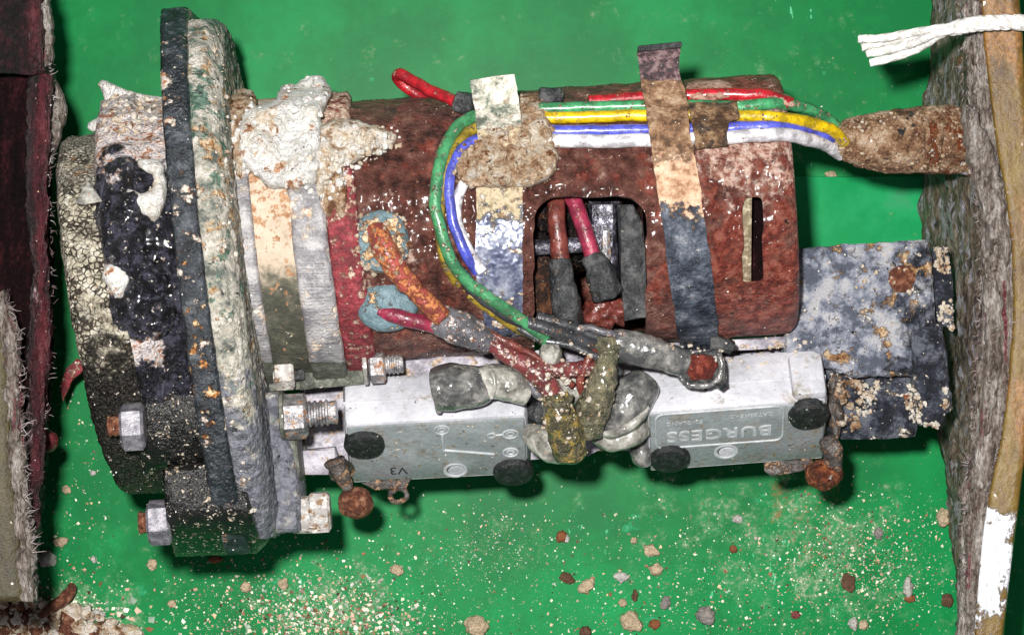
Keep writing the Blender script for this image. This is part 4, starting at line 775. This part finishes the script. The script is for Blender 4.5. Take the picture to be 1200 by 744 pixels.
# end bracket
slab('end_bracket', [(920, 292), (1000, 286), (1086, 281), (1092, 300), (1094, 350), (1098, 384), (1086, 440), (1000, 442), (972, 432), (940, 425), (920, 420)], ZR + 22, ZR - 60, 'bracket', M, step=7, bev=4, amp=3, s=22, edge=1.5)
slab('bracket_foot', [(960, 428), (1072, 430), (1080, 470), (1073, 512), (1012, 515), (972, 514), (962, 470)], ZR - 14, ZR - 70, 'bracket_dark', M, step=7, bev=4, amp=3, s=18, edge=1.5)
slab('bracket_block', [(1066, 388), (1104, 378), (1110, 420), (1116, 478), (1100, 502), (1078, 498), (1070, 440)], ZR + 34, ZR - 60, 'bracket_dark', M, step=6, bev=8, amp=3, s=16, edge=2)
slab('bracket_edge', [(1094, 290), (1110, 288), (1116, 320), (1118, 386), (1100, 382), (1092, 330)], ZR + 6, ZR - 50, 'bracket_dark', M, step=6, bev=4, amp=3, s=14, edge=1.5)
lathe('rivet', U(1057, 327, ZR + 20), (0, .1, 1), [(0, 17), (4, 16), (6, 10)], 'rust_screw', M, rough=(1.4, 8, 3), segs=28)
blob('corroded_lump', tuple(U(979, 474, ZR + 4)), (10, 34, 14), 'lever', M, sub=4, am=.35, s=14)
_bv = []
def top_z(x, y):
    if not _bv:
        AV = []; AF = []; off = 0
        for co, fs in TRI: AV += [Vector(c) for c in co]; AF += [[i + off for i in f] for f in fs]; off += len(co)
        _bv.append(BVHTree.FromPolygons(AV, AF))
    z = ZR
    for _ in range(3):
        q = U(x, y, z); h = _bv[0].ray_cast(W(Vector((q.x, q.y, 1500))), Vector((0, 0, -1)))[0]
        if h is None: return None
        z = h.z / S
    return z
def cluster(poly, zf, n, r0, r1, m, parent=None, name='crumbly_crust', h=1.0):
    xs = [p[0] for p in poly]; ys = [p[1] for p in poly]; V = []; F = []; k = 0; tries = 0
    def inside(x, y):
        c = False
        for i in range(len(poly)):
            (x1, y1), (x2, y2) = poly[i], poly[i - 1]
            if (y1 > y) != (y2 > y) and x < (x2 - x1) * (y - y1) / (y2 - y1) + x1: c = not c
        return c
    while k < n and tries < n * 20:
        tries += 1; x = random.uniform(min(xs), max(xs)); y = random.uniform(min(ys), max(ys))
        if not inside(x, y): continue
        k += 1; q = r0 + (r1 - r0) * R() ** 2
        if parent is M:
            z = top_z(x, y)
            if z is None or z < ZR - 90: continue
            z += (R() - .5) * q * .6
        else: z = zf(x, y) + (R() - .2) * q * h
        v, f = blobVF(tuple(U(x, y, z)), (q * (.7 + R() * .7), q * (.7 + R() * .7), q * (.6 + R() * .6)), 2, .55, q * .8, 3); o = len(V); V += v; F += [[a + o for a in g] for g in f]
    return mk(name, V, F, m, parent, sharp=0, fix=False, kind='stuff', hit=False)
for pl, zt in (([(1092, 284), (1110, 288), (1114, 322), (1098, 318)], ZR + 10), ([(1098, 366), (1112, 345), (1120, 352), (1122, 404), (1104, 398)], ZR + 12), ([(1108, 436), (1122, 438), (1121, 484), (1106, 488)], ZR + 10),
               ([(1006, 452), (1030, 446), (1028, 470), (1016, 490), (1003, 488)], ZR - 8), ([(1066, 446), (1080, 468), (1082, 500), (1066, 490), (1060, 470)], ZR + 14), ([(1074, 496), (1104, 494), (1090, 518)], ZR - 6)):
    cluster(pl, lambda x, y, z=zt: z, 90, .8, 3.2, 'pale_crust', M)
cluster([(990, 290), (1080, 284), (1090, 380), (1060, 400), (1010, 380), (1000, 320)], lambda x, y: ZR + 22, 36, .8, 3, 'pale_crust', M)
cluster([(982, 446), (1012, 440), (1006, 500), (990, 510), (984, 490)], lambda x, y: ZR - 12, 60, 1, 4.5, 'tan_crust', M)
cluster([(270, 118), (310, 108), (345, 92), (392, 88), (392, 130), (385, 140), (470, 150), (470, 172), (420, 196), (394, 240), (372, 236), (340, 232), (296, 214), (272, 190)], lambda x, y: zon(x, y, 176), 240, 1, 4.2, 'white_crust', M, h=2)
cluster([(380, 150), (470, 150), (468, 176), (410, 200), (384, 232), (372, 200)], lambda x, y: zon(x, y, 162), 90, 1, 4, 'pale_crust', M, h=2)
cluster([(528, 184), (560, 150), (600, 112), (636, 110), (660, 190), (640, 222), (560, 226), (530, 214)], lambda x, y: zl(x, y, 14), 240, .8, 3.6, 'tan_crust', M, h=2)
cluster([(108, 92), (136, 94), (205, 116), (205, 150), (130, 160), (104, 150)], lambda x, y: zon(x, y, 216, 0, 42), 130, 1, 5, 'pale_crust', M, h=1.5)
cluster([(236, 40), (264, 40), (272, 200), (286, 430), (300, 600), (284, 600), (252, 420), (240, 200)], lambda x, y: ZR + 40 + 215 * max(0, 1 - abs((y - 340) / 300) ** 3.3) ** .3, 110, .7, 3, 'pale_crust', M, h=1)
cluster([(980, 132), (1080, 128), (1150, 130), (1150, 204), (1060, 204), (1000, 196), (976, 170)], lambda x, y: ZR + 45 + math.sqrt(max(0, 37 ** 2 - (y - 166) ** 2)), 260, .6, 2.4, 'tan_crust', M, h=.6)
cluster([(420, 250), (474, 248), (486, 290), (470, 320), (430, 324), (408, 290)], lambda x, y: zl(x, y, 4), 90, 1, 3.6, 'tan_crust', M)
cluster([(618, 405), (670, 400), (720, 410), (710, 480), (660, 530), (630, 500), (616, 440)], lambda x, y: ZR + 112, 60, 1, 4, 'pale_crust', M)
cluster([(755, 402), (930, 390), (960, 400), (960, 420), (860, 424), (760, 416)], lambda x, y: ZR + 14, 60, 1, 3.6, 'pale_crust', M)
# ------------------------------------------------------------------ casing walls
def loft(name, st, m, parent, ys=5, xs=6, rough=None, **k):
    """closed cross-sections [(px, z)...] at stations py"""
    Y0, Y1 = st[0][0], st[-1][0]; n = int((Y1 - Y0) / ys); sec = []
    for i in range(n + 1):
        y = Y0 + (Y1 - Y0) * i / n; j = max(q for q in range(len(st) - 1) if st[q][0] <= y + 1e-6); t = (y - st[j][0]) / (st[j + 1][0] - st[j][0])
        g = lambda q: st[min(len(st) - 1, max(0, q))][1]; t2, t3 = t * t, t ** 3; row = []
        for c in range(len(st[0][1])):
            v = [.5 * (2 * g(j)[c][d] + (g(j + 1)[c][d] - g(j - 1)[c][d]) * t + (2 * g(j - 1)[c][d] - 5 * g(j)[c][d] + 4 * g(j + 1)[c][d] - g(j + 2)[c][d]) * t2 + (3 * g(j)[c][d] - g(j - 1)[c][d] - 3 * g(j + 1)[c][d] + g(j + 2)[c][d]) * t3) for d in (0, 1)]
            row.append(U(v[0], y, v[1]))
        R_ = []
        for c in range(len(row)):
            a, b = row[c], row[(c + 1) % len(row)]; L_ = (st[0][1][c][0] - st[0][1][(c + 1) % len(row)][0], st[0][1][c][1] - st[0][1][(c + 1) % len(row)][1]); q = max(1, int(math.hypot(*L_) / xs))
            R_ += [a.lerp(b, e / q) for e in range(q)]
        sec.append(R_)
    w_ = len(sec[0]); V = [p for r in sec for p in r]; F = []
    for i in range(n):
        for c in range(w_): F.append([i * w_ + c, i * w_ + (c + 1) % w_, (i + 1) * w_ + (c + 1) % w_, (i + 1) * w_ + c])
    F.append(list(range(w_))[::-1]); F.append([n * w_ + c for c in range(w_)])
    return mk(name, V, F, m, parent, rough=rough, sharp=0 if rough else 40, **k)
WR = thing('casing_wall', (1160, 372, 0), 'torn laminated casing wall with yellowish cut face and white paint patch, right of the motor', 'casing wall')
YS = (-60, 20, 130, 250, 330, 400, 500, 600, 700, 830)
XB = (1098, 1094, 1088, 1080, 1086, 1094, 1102, 1114, 1124, 1136)   # foot of the inner side
XE = (1132, 1138, 1144, 1158, 1160, 1156, 1148, 1134, 1130, 1130)   # top of the inner side
XR = (1146, 1152, 1163, 1182, 1188, 1186, 1176, 1156, 1146, 1138)   # edge of the cut face
XO = (1192, 1196, 1204, 1216, 1220, 1216, 1204, 1192, 1180, 1168)
loft('laminate_side', [(y, [(XB[i] - 2, 2), (XB[i] + (XE[i] - XB[i]) * .45, 240), (XE[i], 452), (XE[i] + 14, 452), (XE[i] + 14, 2)]) for i, y in enumerate(YS)], 'laminate_side', WR, xs=9, rough=[(7, 50, 4), (3, 11, 4)])
loft('torn_edge', [(y, [(XE[i] - 8, 440), (XE[i] + 4, 470), (XR[i] - 2, 476), (XR[i] + 4, 466), (XR[i] + 4, 380), (XE[i] + 6, 380)]) for i, y in enumerate(YS)], 'torn_laminate', WR, ys=3.5, xs=4, rough=[(8, 26, 4), (4, 7, 4)])
loft('cut_face', [(y, [(XR[i] - 1, 100), (XR[i] - 1, 480), (XR[i] + 2, 483), (XO[i] - 2, 483), (XO[i], 480), (XO[i], 2), (XR[i] - 1, 2)]) for i, y in enumerate(YS)], 'resin_face', WR, ys=8, xs=8, rough=[(1.4, 40, 3)])
crust('torn_flap', [(1127, 118), (1140, 128), (1158, 160), (1172, 200), (1182, 250), (1186, 300), (1178, 320), (1170, 280), (1160, 300), (1152, 250), (1140, 210), (1130, 170)], lambda x, y: 478, 16, 'torn_laminate', WR, amp=.6, s=14, soft=7, edge=4)
crust('torn_flap', [(1150, 320), (1172, 330), (1178, 380), (1172, 450), (1160, 520), (1148, 500), (1158, 420)], lambda x, y: 474, 12, 'torn_laminate', WR, amp=.6, s=14, soft=7, edge=4)
WL = thing('casing_wall', (20, 400, 0), 'dark maroon laminated casing wall with an olive cut face in front, left of the motor', 'casing wall')
YL = (-60, 30, 86); ed = (46, 50, 54)
loft('upper_laminate', [(y, [(ed[i] + 6, 120), (ed[i], 470), (ed[i] - 12, 480), (ed[i] - 34, 486), (-50, 490), (-50, 120)]) for i, y in enumerate(YL)], 'maroon_laminate', WL, ys=4, xs=6, rough=[(7, 30, 4), (3, 8, 4)])
YL = (89, 160, 240, 320, 430, 520, 600, 680); ed = (60, 56, 54, 58, 56, 50, 44, 36)
loft('lower_laminate', [(y, [(ed[i] + 4, 2), (ed[i] + 2, 300), (ed[i], 462), (ed[i] - 10, 470), (ed[i] - 22, 462), (ed[i] - 23, 60), (ed[i] - 10, 2)]) for i, y in enumerate(YL)], 'maroon_laminate', WL, ys=4, xs=6, rough=[(6, 40, 4), (3, 8, 4)])
loft('inner_laminate', [(y, [(ed[i] - 14, 2), (ed[i] - 20, 430), (-50, 400), (-50, 2)]) for i, y in enumerate(YL)], 'near_black', WL, ys=6, xs=10, rough=[(7, 30, 4)])
crust('torn_flap', [(50, 84), (62, 90), (72, 104), (77, 130), (74, 148), (66, 170), (60, 200), (54, 160)], lambda x, y: 400, 10, 'torn_laminate', WL, amp=.5, s=10, soft=5, edge=3)
crust('torn_flap', [(44, -20), (58, -10), (60, 20), (62, 50), (58, 78), (46, 84), (42, 40)], lambda x, y: 440, 12, 'torn_laminate', WL, amp=.5, s=10, soft=5, edge=4)
YL = (342, 380, 450, 530, 610, 704); e2 = (3, 14, 20, 24, 32, 38)
loft('cut_face', [(y, [(e2[i] - 10, 540), (e2[i] - 13, 544), (-60, 544), (-60, 2), (e2[i] - 10, 2)]) for i, y in enumerate(YL)], 'resin_left', WL, ys=8, xs=10, rough=[(1.4, 40, 3)])
loft('torn_edge', [(y, [(e2[i] - 14, 420), (e2[i] - 14, 546), (e2[i] - 4, 550), (e2[i] + 4, 530), (e2[i] + 4, 420)]) for i, y in enumerate(YL)], 'torn_laminate', WL, ys=3.5, xs=4, rough=[(6, 18, 4), (3, 6, 4)])
def fibres(name, edge, n, L, zr, parent, sgn, seed):
    rnd = random.Random(seed); V = []; F = []
    for _ in range(n):
        t = rnd.random() * (len(edge) - 1); i = int(t); f = t - i; x = edge[i][0] * (1 - f) + edge[i + 1][0] * f; y = edge[i][1] * (1 - f) + edge[i + 1][1] * f
        z = rnd.uniform(*zr); a = rnd.gauss(0, .9); l = L * rnd.random() ** 2 * 1.5; p = U(x, y, z); P_ = [p]; d = Vector((sgn * math.cos(a), math.sin(a), rnd.uniform(-.4, .5)))
        for k in range(3): d = (d + Vector((rnd.gauss(0, .3), rnd.gauss(0, .35), rnd.gauss(0, .3)))).normalized(); P_.append(P_[-1] + d * l / 3)
        v, f_ = tubeVF(P_, [.55, .45, .35, .2], 4, False); o = len(V); V += v; F += [[q + o for q in g] for g in f_]
    return mk(name, V, F, 'fibre', parent, hit=False, fix=False, kind='stuff')
fibres('frayed_fibres', [(2, 345), (14, 375), (20, 420), (24, 480), (26, 530), (30, 600), (38, 650)], 300, 13, (500, 548), WL, 1, 3)
fibres('frayed_fibres', [(46, 0), (54, 40), (58, 84), (64, 130), (58, 200), (60, 300), (58, 420), (50, 520)], 260, 8, (380, 470), WL, 1, 5)
fibres('frayed_fibres', [(1124, 0), (1130, 120), (1146, 240), (1150, 330), (1146, 420), (1136, 520), (1130, 620), (1134, 744)], 300, 8, (440, 480), WR, -1, 6)
fibres('frayed_fibres', [(1156, 20), (1166, 130), (1184, 250), (1188, 330), (1184, 420), (1174, 500), (1152, 600)], 200, 6, (476, 486), WR, 1, 8)
# ------------------------------------------------------------------ cord
RP = thing('cotton_cord', (1110, 38, 0), 'white twisted cotton cord with frayed strands crossing the wall at the top right', 'cord')
core = crom([U(1290, 34, 500), U(1200, 27, 505), U(1165, 27, 506), U(1140, 29, 506), U(1120, 33, 500)], 10)
ends = [[(1098, 34, 497), (1062, 40, 470), (1034, 45, 462), (1006, 46, 456)], [(1098, 38, 490), (1064, 45, 462), (1036, 50, 450), (1010, 56, 446)], [(1096, 40, 500), (1070, 51, 476), (1044, 58, 462), (1016, 63, 452)], [(1100, 42, 494), (1078, 56, 470), (1052, 66, 460), (1020, 74, 450)]]
for k in range(4):
    P_ = []
    for i, p in enumerate(core):
        a = i * .42 + k * math.pi / 2; P_.append(p + Vector((0, math.cos(a), math.sin(a))) * 4.4)
    P_ += crom([P_[-1]] + [U(*q) for q in ends[k]], 8)[1:]
    V = []; F = []
    fr_ = tubeVF(P_, 4.6, 12); V, F = fr_
    st_ = mk('strand', V, F, 'rope_cotton', RP, rough=(.5, 5, 3), sharp=0)
    Vy = []; Fy = []
    for y_ in range(4):   # fine yarns laid round each strand
        Q = []
        for i, p in enumerate(P_):
            t = (P_[min(len(P_) - 1, i + 1)] - P_[max(0, i - 1)]).normalized(); x = t.cross(UZ).normalized(); a = i * .3 + y_ * math.pi / 2
            Q.append(p + (x * math.cos(a) + t.cross(x) * math.sin(a)) * 3.3)
        v, f = tubeVF(Q, 1.8, 6); o = len(Vy); Vy += v; Fy += [[q + o for q in g] for g in f]
    mk('yarn', Vy, Fy, 'rope_cotton', st_, sharp=0, hit=False)
# ------------------------------------------------------------------ loose pieces on the board
def piece(name, x, y, rx, ry, h, m, label, cat, group='loose crumbs of corrosion on the board', rot=0, am=.35):
    V, F = blobVF((x, y, 0), (rx, ry, h), 3, .42, max(rx, ry) * .6, 4); V = [v - Vector((x, y, 0)) for v in V]; c, s_ = math.cos(rot), math.sin(rot); o = U(x, y, h * .6)
    V = [Vector((o.x + p.x * c - p.y * s_, o.y + p.x * s_ + p.y * c, max(.3, o.z + p.z))) for p in V]
    return mk(name, V, F, m, None, sharp=0, label=label, cat=cat, group=group)
for a in ((465, 667, 8, 7, 6, 'chip_cream', 'pale cream crumb alone on clear green board left of centre', 'crumb', .3),
          (558, 733, 15, 13, 11, 'chip_cream', 'large cream and brown crumb at the bottom edge of the board', 'crumb', .2),
          (658, 628, 6, 8, 6, 'chip_rust', 'orange brown chip with white tip below the middle terminals', 'crumb', .5),
          (664, 631, 4, 5, 5, 'chip_white', 'small white flake touching the orange chip below the terminals', 'crumb', 0),
          (664, 677, 9, 6, 5, 'chip_brown', 'dark brown chip beside a grey white flake, lower middle', 'crumb', .4),
          (688, 686, 13, 7, 6, 'chip_cream', 'long pinkish cream crumb just right of the dark brown chip', 'crumb', -.5),
          (728, 676, 9, 6, 5, 'chip_white', 'smooth oval white pebble in the lower middle', 'pebble', .1),
          (763, 645, 10, 7, 6, 'chip_cream', 'white and orange crumb, uppermost of the larger ones below the right switch', 'crumb', .4),
          (769, 667, 8, 8, 7, 'chip_cream', 'round cream crumb just under the white and orange crumb', 'crumb', 0),
          (743, 633, 4, 4, 4, 'chip_cream', 'tiny round tan crumb left of the white and orange crumb', 'crumb', 0),
          (744, 698, 4, 7, 5, 'chip_brown', 'small upright dark brown chip above the bottom tan lumps', 'crumb', .1),
          (730, 706, 5, 5, 5, 'chip_cream', 'peach crumb left of the small upright brown chip', 'crumb', 0),
          (740, 728, 14, 12, 10, 'chip_cream', 'large tan lump near the bottom edge below the peach crumb', 'crumb', .5),
          (767, 731, 7, 6, 6, 'chip_rust', 'orange crumb right of the large tan lump', 'crumb', 0),
          (828, 721, 12, 11, 9, 'chip_grey', 'round shell-like grey crumb near the bottom, right of centre', 'crumb', .4),
          (780, 706, 6, 9, 5, 'chip_grey', 'thin grey flake between the orange crumb and the grey shell-like one', 'crumb', .3),
          (686, 740, 7, 7, 6, 'chip_brown', 'dark red brown bead at the bottom edge', 'crumb', 0),
          (994, 682, 9, 12, 5, 'chip_brown', 'ribbed brown scrap on the lower right of the board', 'scrap', .1),
          (1064, 688, 6, 12, 8, 'chip_white', 'tall white crumb close to the right wall', 'crumb', .1),
          (1066, 701, 7, 5, 5, 'chip_rust', 'small orange crumb at the foot of the tall white one', 'crumb', 0),
          (1000, 730, 6, 7, 6, 'chip_white', 'white crumb in the pair at the bottom right', 'crumb', 0),
          (1012, 732, 6, 6, 6, 'chip_cream', 'peach crumb in the pair at the bottom right', 'crumb', 0),
          (932, 720, 6, 5, 4, 'chip_pink', 'dull pink crumb at the bottom, left of the ribbed scrap', 'crumb', 0),
          (864, 608, 6, 5, 5, 'chip_white', 'lone white and rust crumb under the right switch', 'crumb', 0),
          (859, 643, 5, 5, 4, 'chip_rust', 'lone rusty crumb below the white one under the right switch', 'crumb', 0),
          (1110, 703, 8, 8, 7, 'chip_brown', 'almost black lump against the foot of the right wall', 'crumb', 0),
          (1105, 607, 8, 12, 10, 'chip_cream', 'yellowish lump clinging to the foot of the right wall', 'crumb', 0),
          (1030, 625, 6, 8, 4, 'chip_grey', 'mauve grey flake in the dusty patch on the right', 'flake', 0),
          (974, 205, 7, 5, 4, 'chip_cream', 'cream crumb on the green fold under the cable', 'crumb', 0),
          (1008, 225, 5, 5, 4, 'chip_rust', 'orange crumb on the green fold under the cable', 'crumb', 0),
          (1011, 258, 7, 4, 4, 'chip_pink', 'pinkish flake on the green fold just above the grey bracket', 'flake', .5),
          (78, 574, 6, 5, 4, 'chip_cream', 'oval tan crumb between the left wall and the motor', 'crumb', .5),
          (109, 554, 4, 4, 3, 'chip_white', 'small white crumb, uppermost between the left wall and the motor', 'crumb', 0),
          (71, 635, 10, 6, 5, 'chip_cream', 'peach irregular crumb right of the olive slab', 'crumb', -.2),
          (54, 655, 12, 10, 8, 'chip_white', 'crumbly white lump against the corner of the olive slab', 'crumb', .6),
          (52, 722, 10, 14, 10, 'chip_white', 'white lump standing out of the debris heap at the left', 'crumb', .4),
          (114, 720, 10, 7, 6, 'chip_white', 'pale grey white crumb right of the debris heap', 'crumb', 0),
          (150, 740, 17, 9, 10, 'chip_cream', 'large cream crumb cut by the bottom edge at the left', 'crumb', 0),
          (288, 688, 7, 7, 6, 'chip_cream', 'white crumb at the upper left of the dense grit patch', 'crumb', 0),
          (332, 684, 6, 7, 5, 'chip_cream', 'cream upright crumb above the dense grit patch', 'crumb', 0),
          (252, 655, 8, 5, 4, 'chip_rust', 'rusty orange chip just under the black flange lug', 'crumb', 0),
          (110, 655, 4, 4, 4, 'chip_white', 'bright white crumb below the lower left nut', 'crumb', 0),
          (178, 661, 6, 7, 5, 'chip_cream', 'greenish cream crumb below the lower left nut', 'crumb', 0),
          (201, 707, 5, 5, 4, 'chip_cream', 'small peach ring-shaped crumb left of the grit patch', 'crumb', 0)):
    x, y, rx, ry, h, m, lb, ct_, rot = a
    piece('crumb' if ct_ == 'crumb' else ct_, x, y, rx, ry, h, m, lb, ct_, rot=rot)
o = crust('debris_heap', [(-20, 712), (10, 706), (40, 704), (62, 712), (90, 716), (110, 728), (150, 736), (160, 760), (-20, 770)], lambda x, y: 2, 14, 'tan_crust', None, amp=1.2, s=8, soft=14, edge=8, label='heap of brown and cream corrosion debris in the bottom left corner', cat='debris')
cluster([(-20, 700), (40, 700), (90, 712), (130, 728), (165, 742), (165, 762), (-20, 770)], lambda x, y: 12, 300, 2, 9, 'pale_crust', o)
cluster([(-20, 712), (30, 706), (80, 724), (120, 742), (-20, 770)], lambda x, y: 16, 120, 2, 8, 'rust_screw', o)
tube('curled_flake', [(46, 722, 18), (60, 712, 22), (74, 702, 24), (84, 690, 22), (82, 684, 18)], [4, 7, 8, 7, 4], 'rust_screw', None, rough=(1.6, 8, 3), label='curled brown flake lying on the debris heap at the bottom left', cat='flake')
slab('red_flake', [(70, 452), (78, 432), (90, 420), (100, 428), (94, 438), (84, 446), (74, 470)], 120, 112, 'red_paint', None, step=5, bev=2, amp=4, s=12, edge=1, label='thin red painted flake sticking out between the left wall and the motor', cat='flake')
crust('pink_lump', [(48, 500), (62, 506), (70, 520), (60, 534), (50, 530)], lambda x, y: 300, 12, 'red_paint', WL, amp=.7, s=8, soft=5, edge=3)
# ------------------------------------------------------------------ grit
COLS = [(226, 214, 190), (240, 236, 226), (206, 176, 140), (140, 92, 64), (110, 84, 66), (70, 54, 46), (170, 160, 150), (190, 150, 126), (236, 226, 200), (150, 170, 150), (206, 200, 186)]
def grit(name, pts, parent=None, **k):
    V = []; F = []; T = []
    oc = [Vector(q) for q in ((1, 0, 0), (-1, 0, 0), (0, 1, 0), (0, -1, 0), (0, 0, 1), (0, 0, -1))]; of = ((0, 2, 4), (2, 1, 4), (1, 3, 4), (3, 0, 4), (2, 0, 5), (1, 2, 5), (3, 1, 5), (0, 3, 5))
    for p, r, c in pts:
        o = len(V); a = R() * 6.3; ca, sa = math.cos(a), math.sin(a); q = (R() * .7 + .6, R() * .9 + .3, R() ** 2 * .7 + .15)
        for e in oc:
            v = Vector((e.x * q[0], e.y * q[1], e.z * q[2])) * r + Vector((R() - .5, R() - .5, R() - .5)) * r * .7; V.append(p + Vector((v.x * ca - v.y * sa, v.x * sa + v.y * ca, v.z))); T.append(lin(c))
        F += [[i + o for i in f] for f in of]
    ob = mk(name, V, F, 'grit', parent, sharp=0, hit=False, fix=False, kind='stuff', **k)
    me = ob.data; me.polygons.foreach_set('use_smooth', [False] * len(me.polygons))
    at = me.attributes.new('tint', 'FLOAT_COLOR', 'POINT'); at.data.foreach_set('color', np.array(T, dtype=np.float32).ravel()); return ob
pts = []
def addg(n, f, s0, s1, cols=COLS):
    for _ in range(n):
        x, y = f()
        if -30 < x < 1140 and -20 < y < 780: r = s0 + (s1 - s0) * R() ** 4; pts.append((U(x, y, r * .4), r, random.choice(cols)))
G_ = random.gauss
addg(2600, lambda: (60 + R() * 1070, 420 + R() * 330), .3, 1.7)
addg(2600, lambda: (200 + R() * 900, 600 + R() * 150), .3, 2.0)
addg(3600, lambda: (G_(380, 66), G_(730, 28)), .4, 3.2)
addg(1300, lambda: (G_(330, 90), G_(705, 34)), .35, 2.4)
addg(900, lambda: (G_(575, 38), G_(645, 26)), .3, 1.4, COLS + [(200, 205, 200)] * 6)
addg(900, lambda: (G_(800, 90), G_(700, 40)), .4, 2.8)
addg(2600, lambda: (G_(1010, 58), G_(655, 40)), .35, 2.2)
addg(400, lambda: (G_(945, 20), G_(600, 50)), .3, 1.8, [(150, 84, 50), (110, 70, 50), (190, 130, 90)])
addg(1300, lambda: (G_(60, 55), G_(728, 18)), .6, 5.5, COLS + CR * 3)
addg(300, lambda: (60 + R() * 70, 420 + R() * 260), .4, 2.6)
addg(200, lambda: (930 + R() * 150, 60 + R() * 220), .25, .9)
grit('grit', pts, label='fine pale and rusty grit scattered over the green board', cat='grit')
off = 0; AV = []; AF = []
for co, fs in TRI:
    AV += [Vector(c) for c in co]; AF += [[i + off for i in f] for f in fs]; off += len(co)
BV = BVHTree.FromPolygons(AV, AF)
pts = []
def dust_and_sparkle(n, f, s0, s1, cols=COLS, zmin=120):
    for _ in range(n):
        x, y = f(); h, nr, _i, _d = BV.ray_cast(W(Vector((x, y, 1500))), Vector((0, 0, -1)))
        if h is None or h.z < zmin * S: continue
        r = s0 + (s1 - s0) * R() ** 5; pts.append((Vector((h.x / S + 600, 372 - h.y / S, h.z / S + r * .2)), r, random.choice(cols)))
SPC = [(250, 248, 244), (226, 214, 190), (206, 176, 140), (240, 236, 226)]  # white grains paint in flash sparkle among the cream grit
dust_and_sparkle(1100, lambda: (60 + R() * 250, 100 + R() * 550), .25, 1.0, SPC)
dust_and_sparkle(420, lambda: (380 + R() * 240, 110 + R() * 300), .25, .9, SPC + [(90, 50, 38)] * 3)
dust_and_sparkle(600, lambda: (620 + R() * 320, 100 + R() * 300), .25, .9, SPC + [(150, 90, 70)] * 3)
dust_and_sparkle(200, lambda: (430 + R() * 420, 380 + R() * 160), .3, 1.0, SPC)
dust_and_sparkle(300, lambda: (400 + R() * 570, 400 + R() * 160), .3, 1.0, [(60, 44, 38), (90, 70, 60)])
dust_and_sparkle(220, lambda: (G_(665, 40), G_(460, 40)), .4, 1.5, [(226, 214, 190), (206, 170, 120), (160, 110, 66)])
dust_and_sparkle(500, lambda: (935 + R() * 190, 120 + R() * 400), .3, 1.2)
grit('grit_and_sparkle', pts, M)
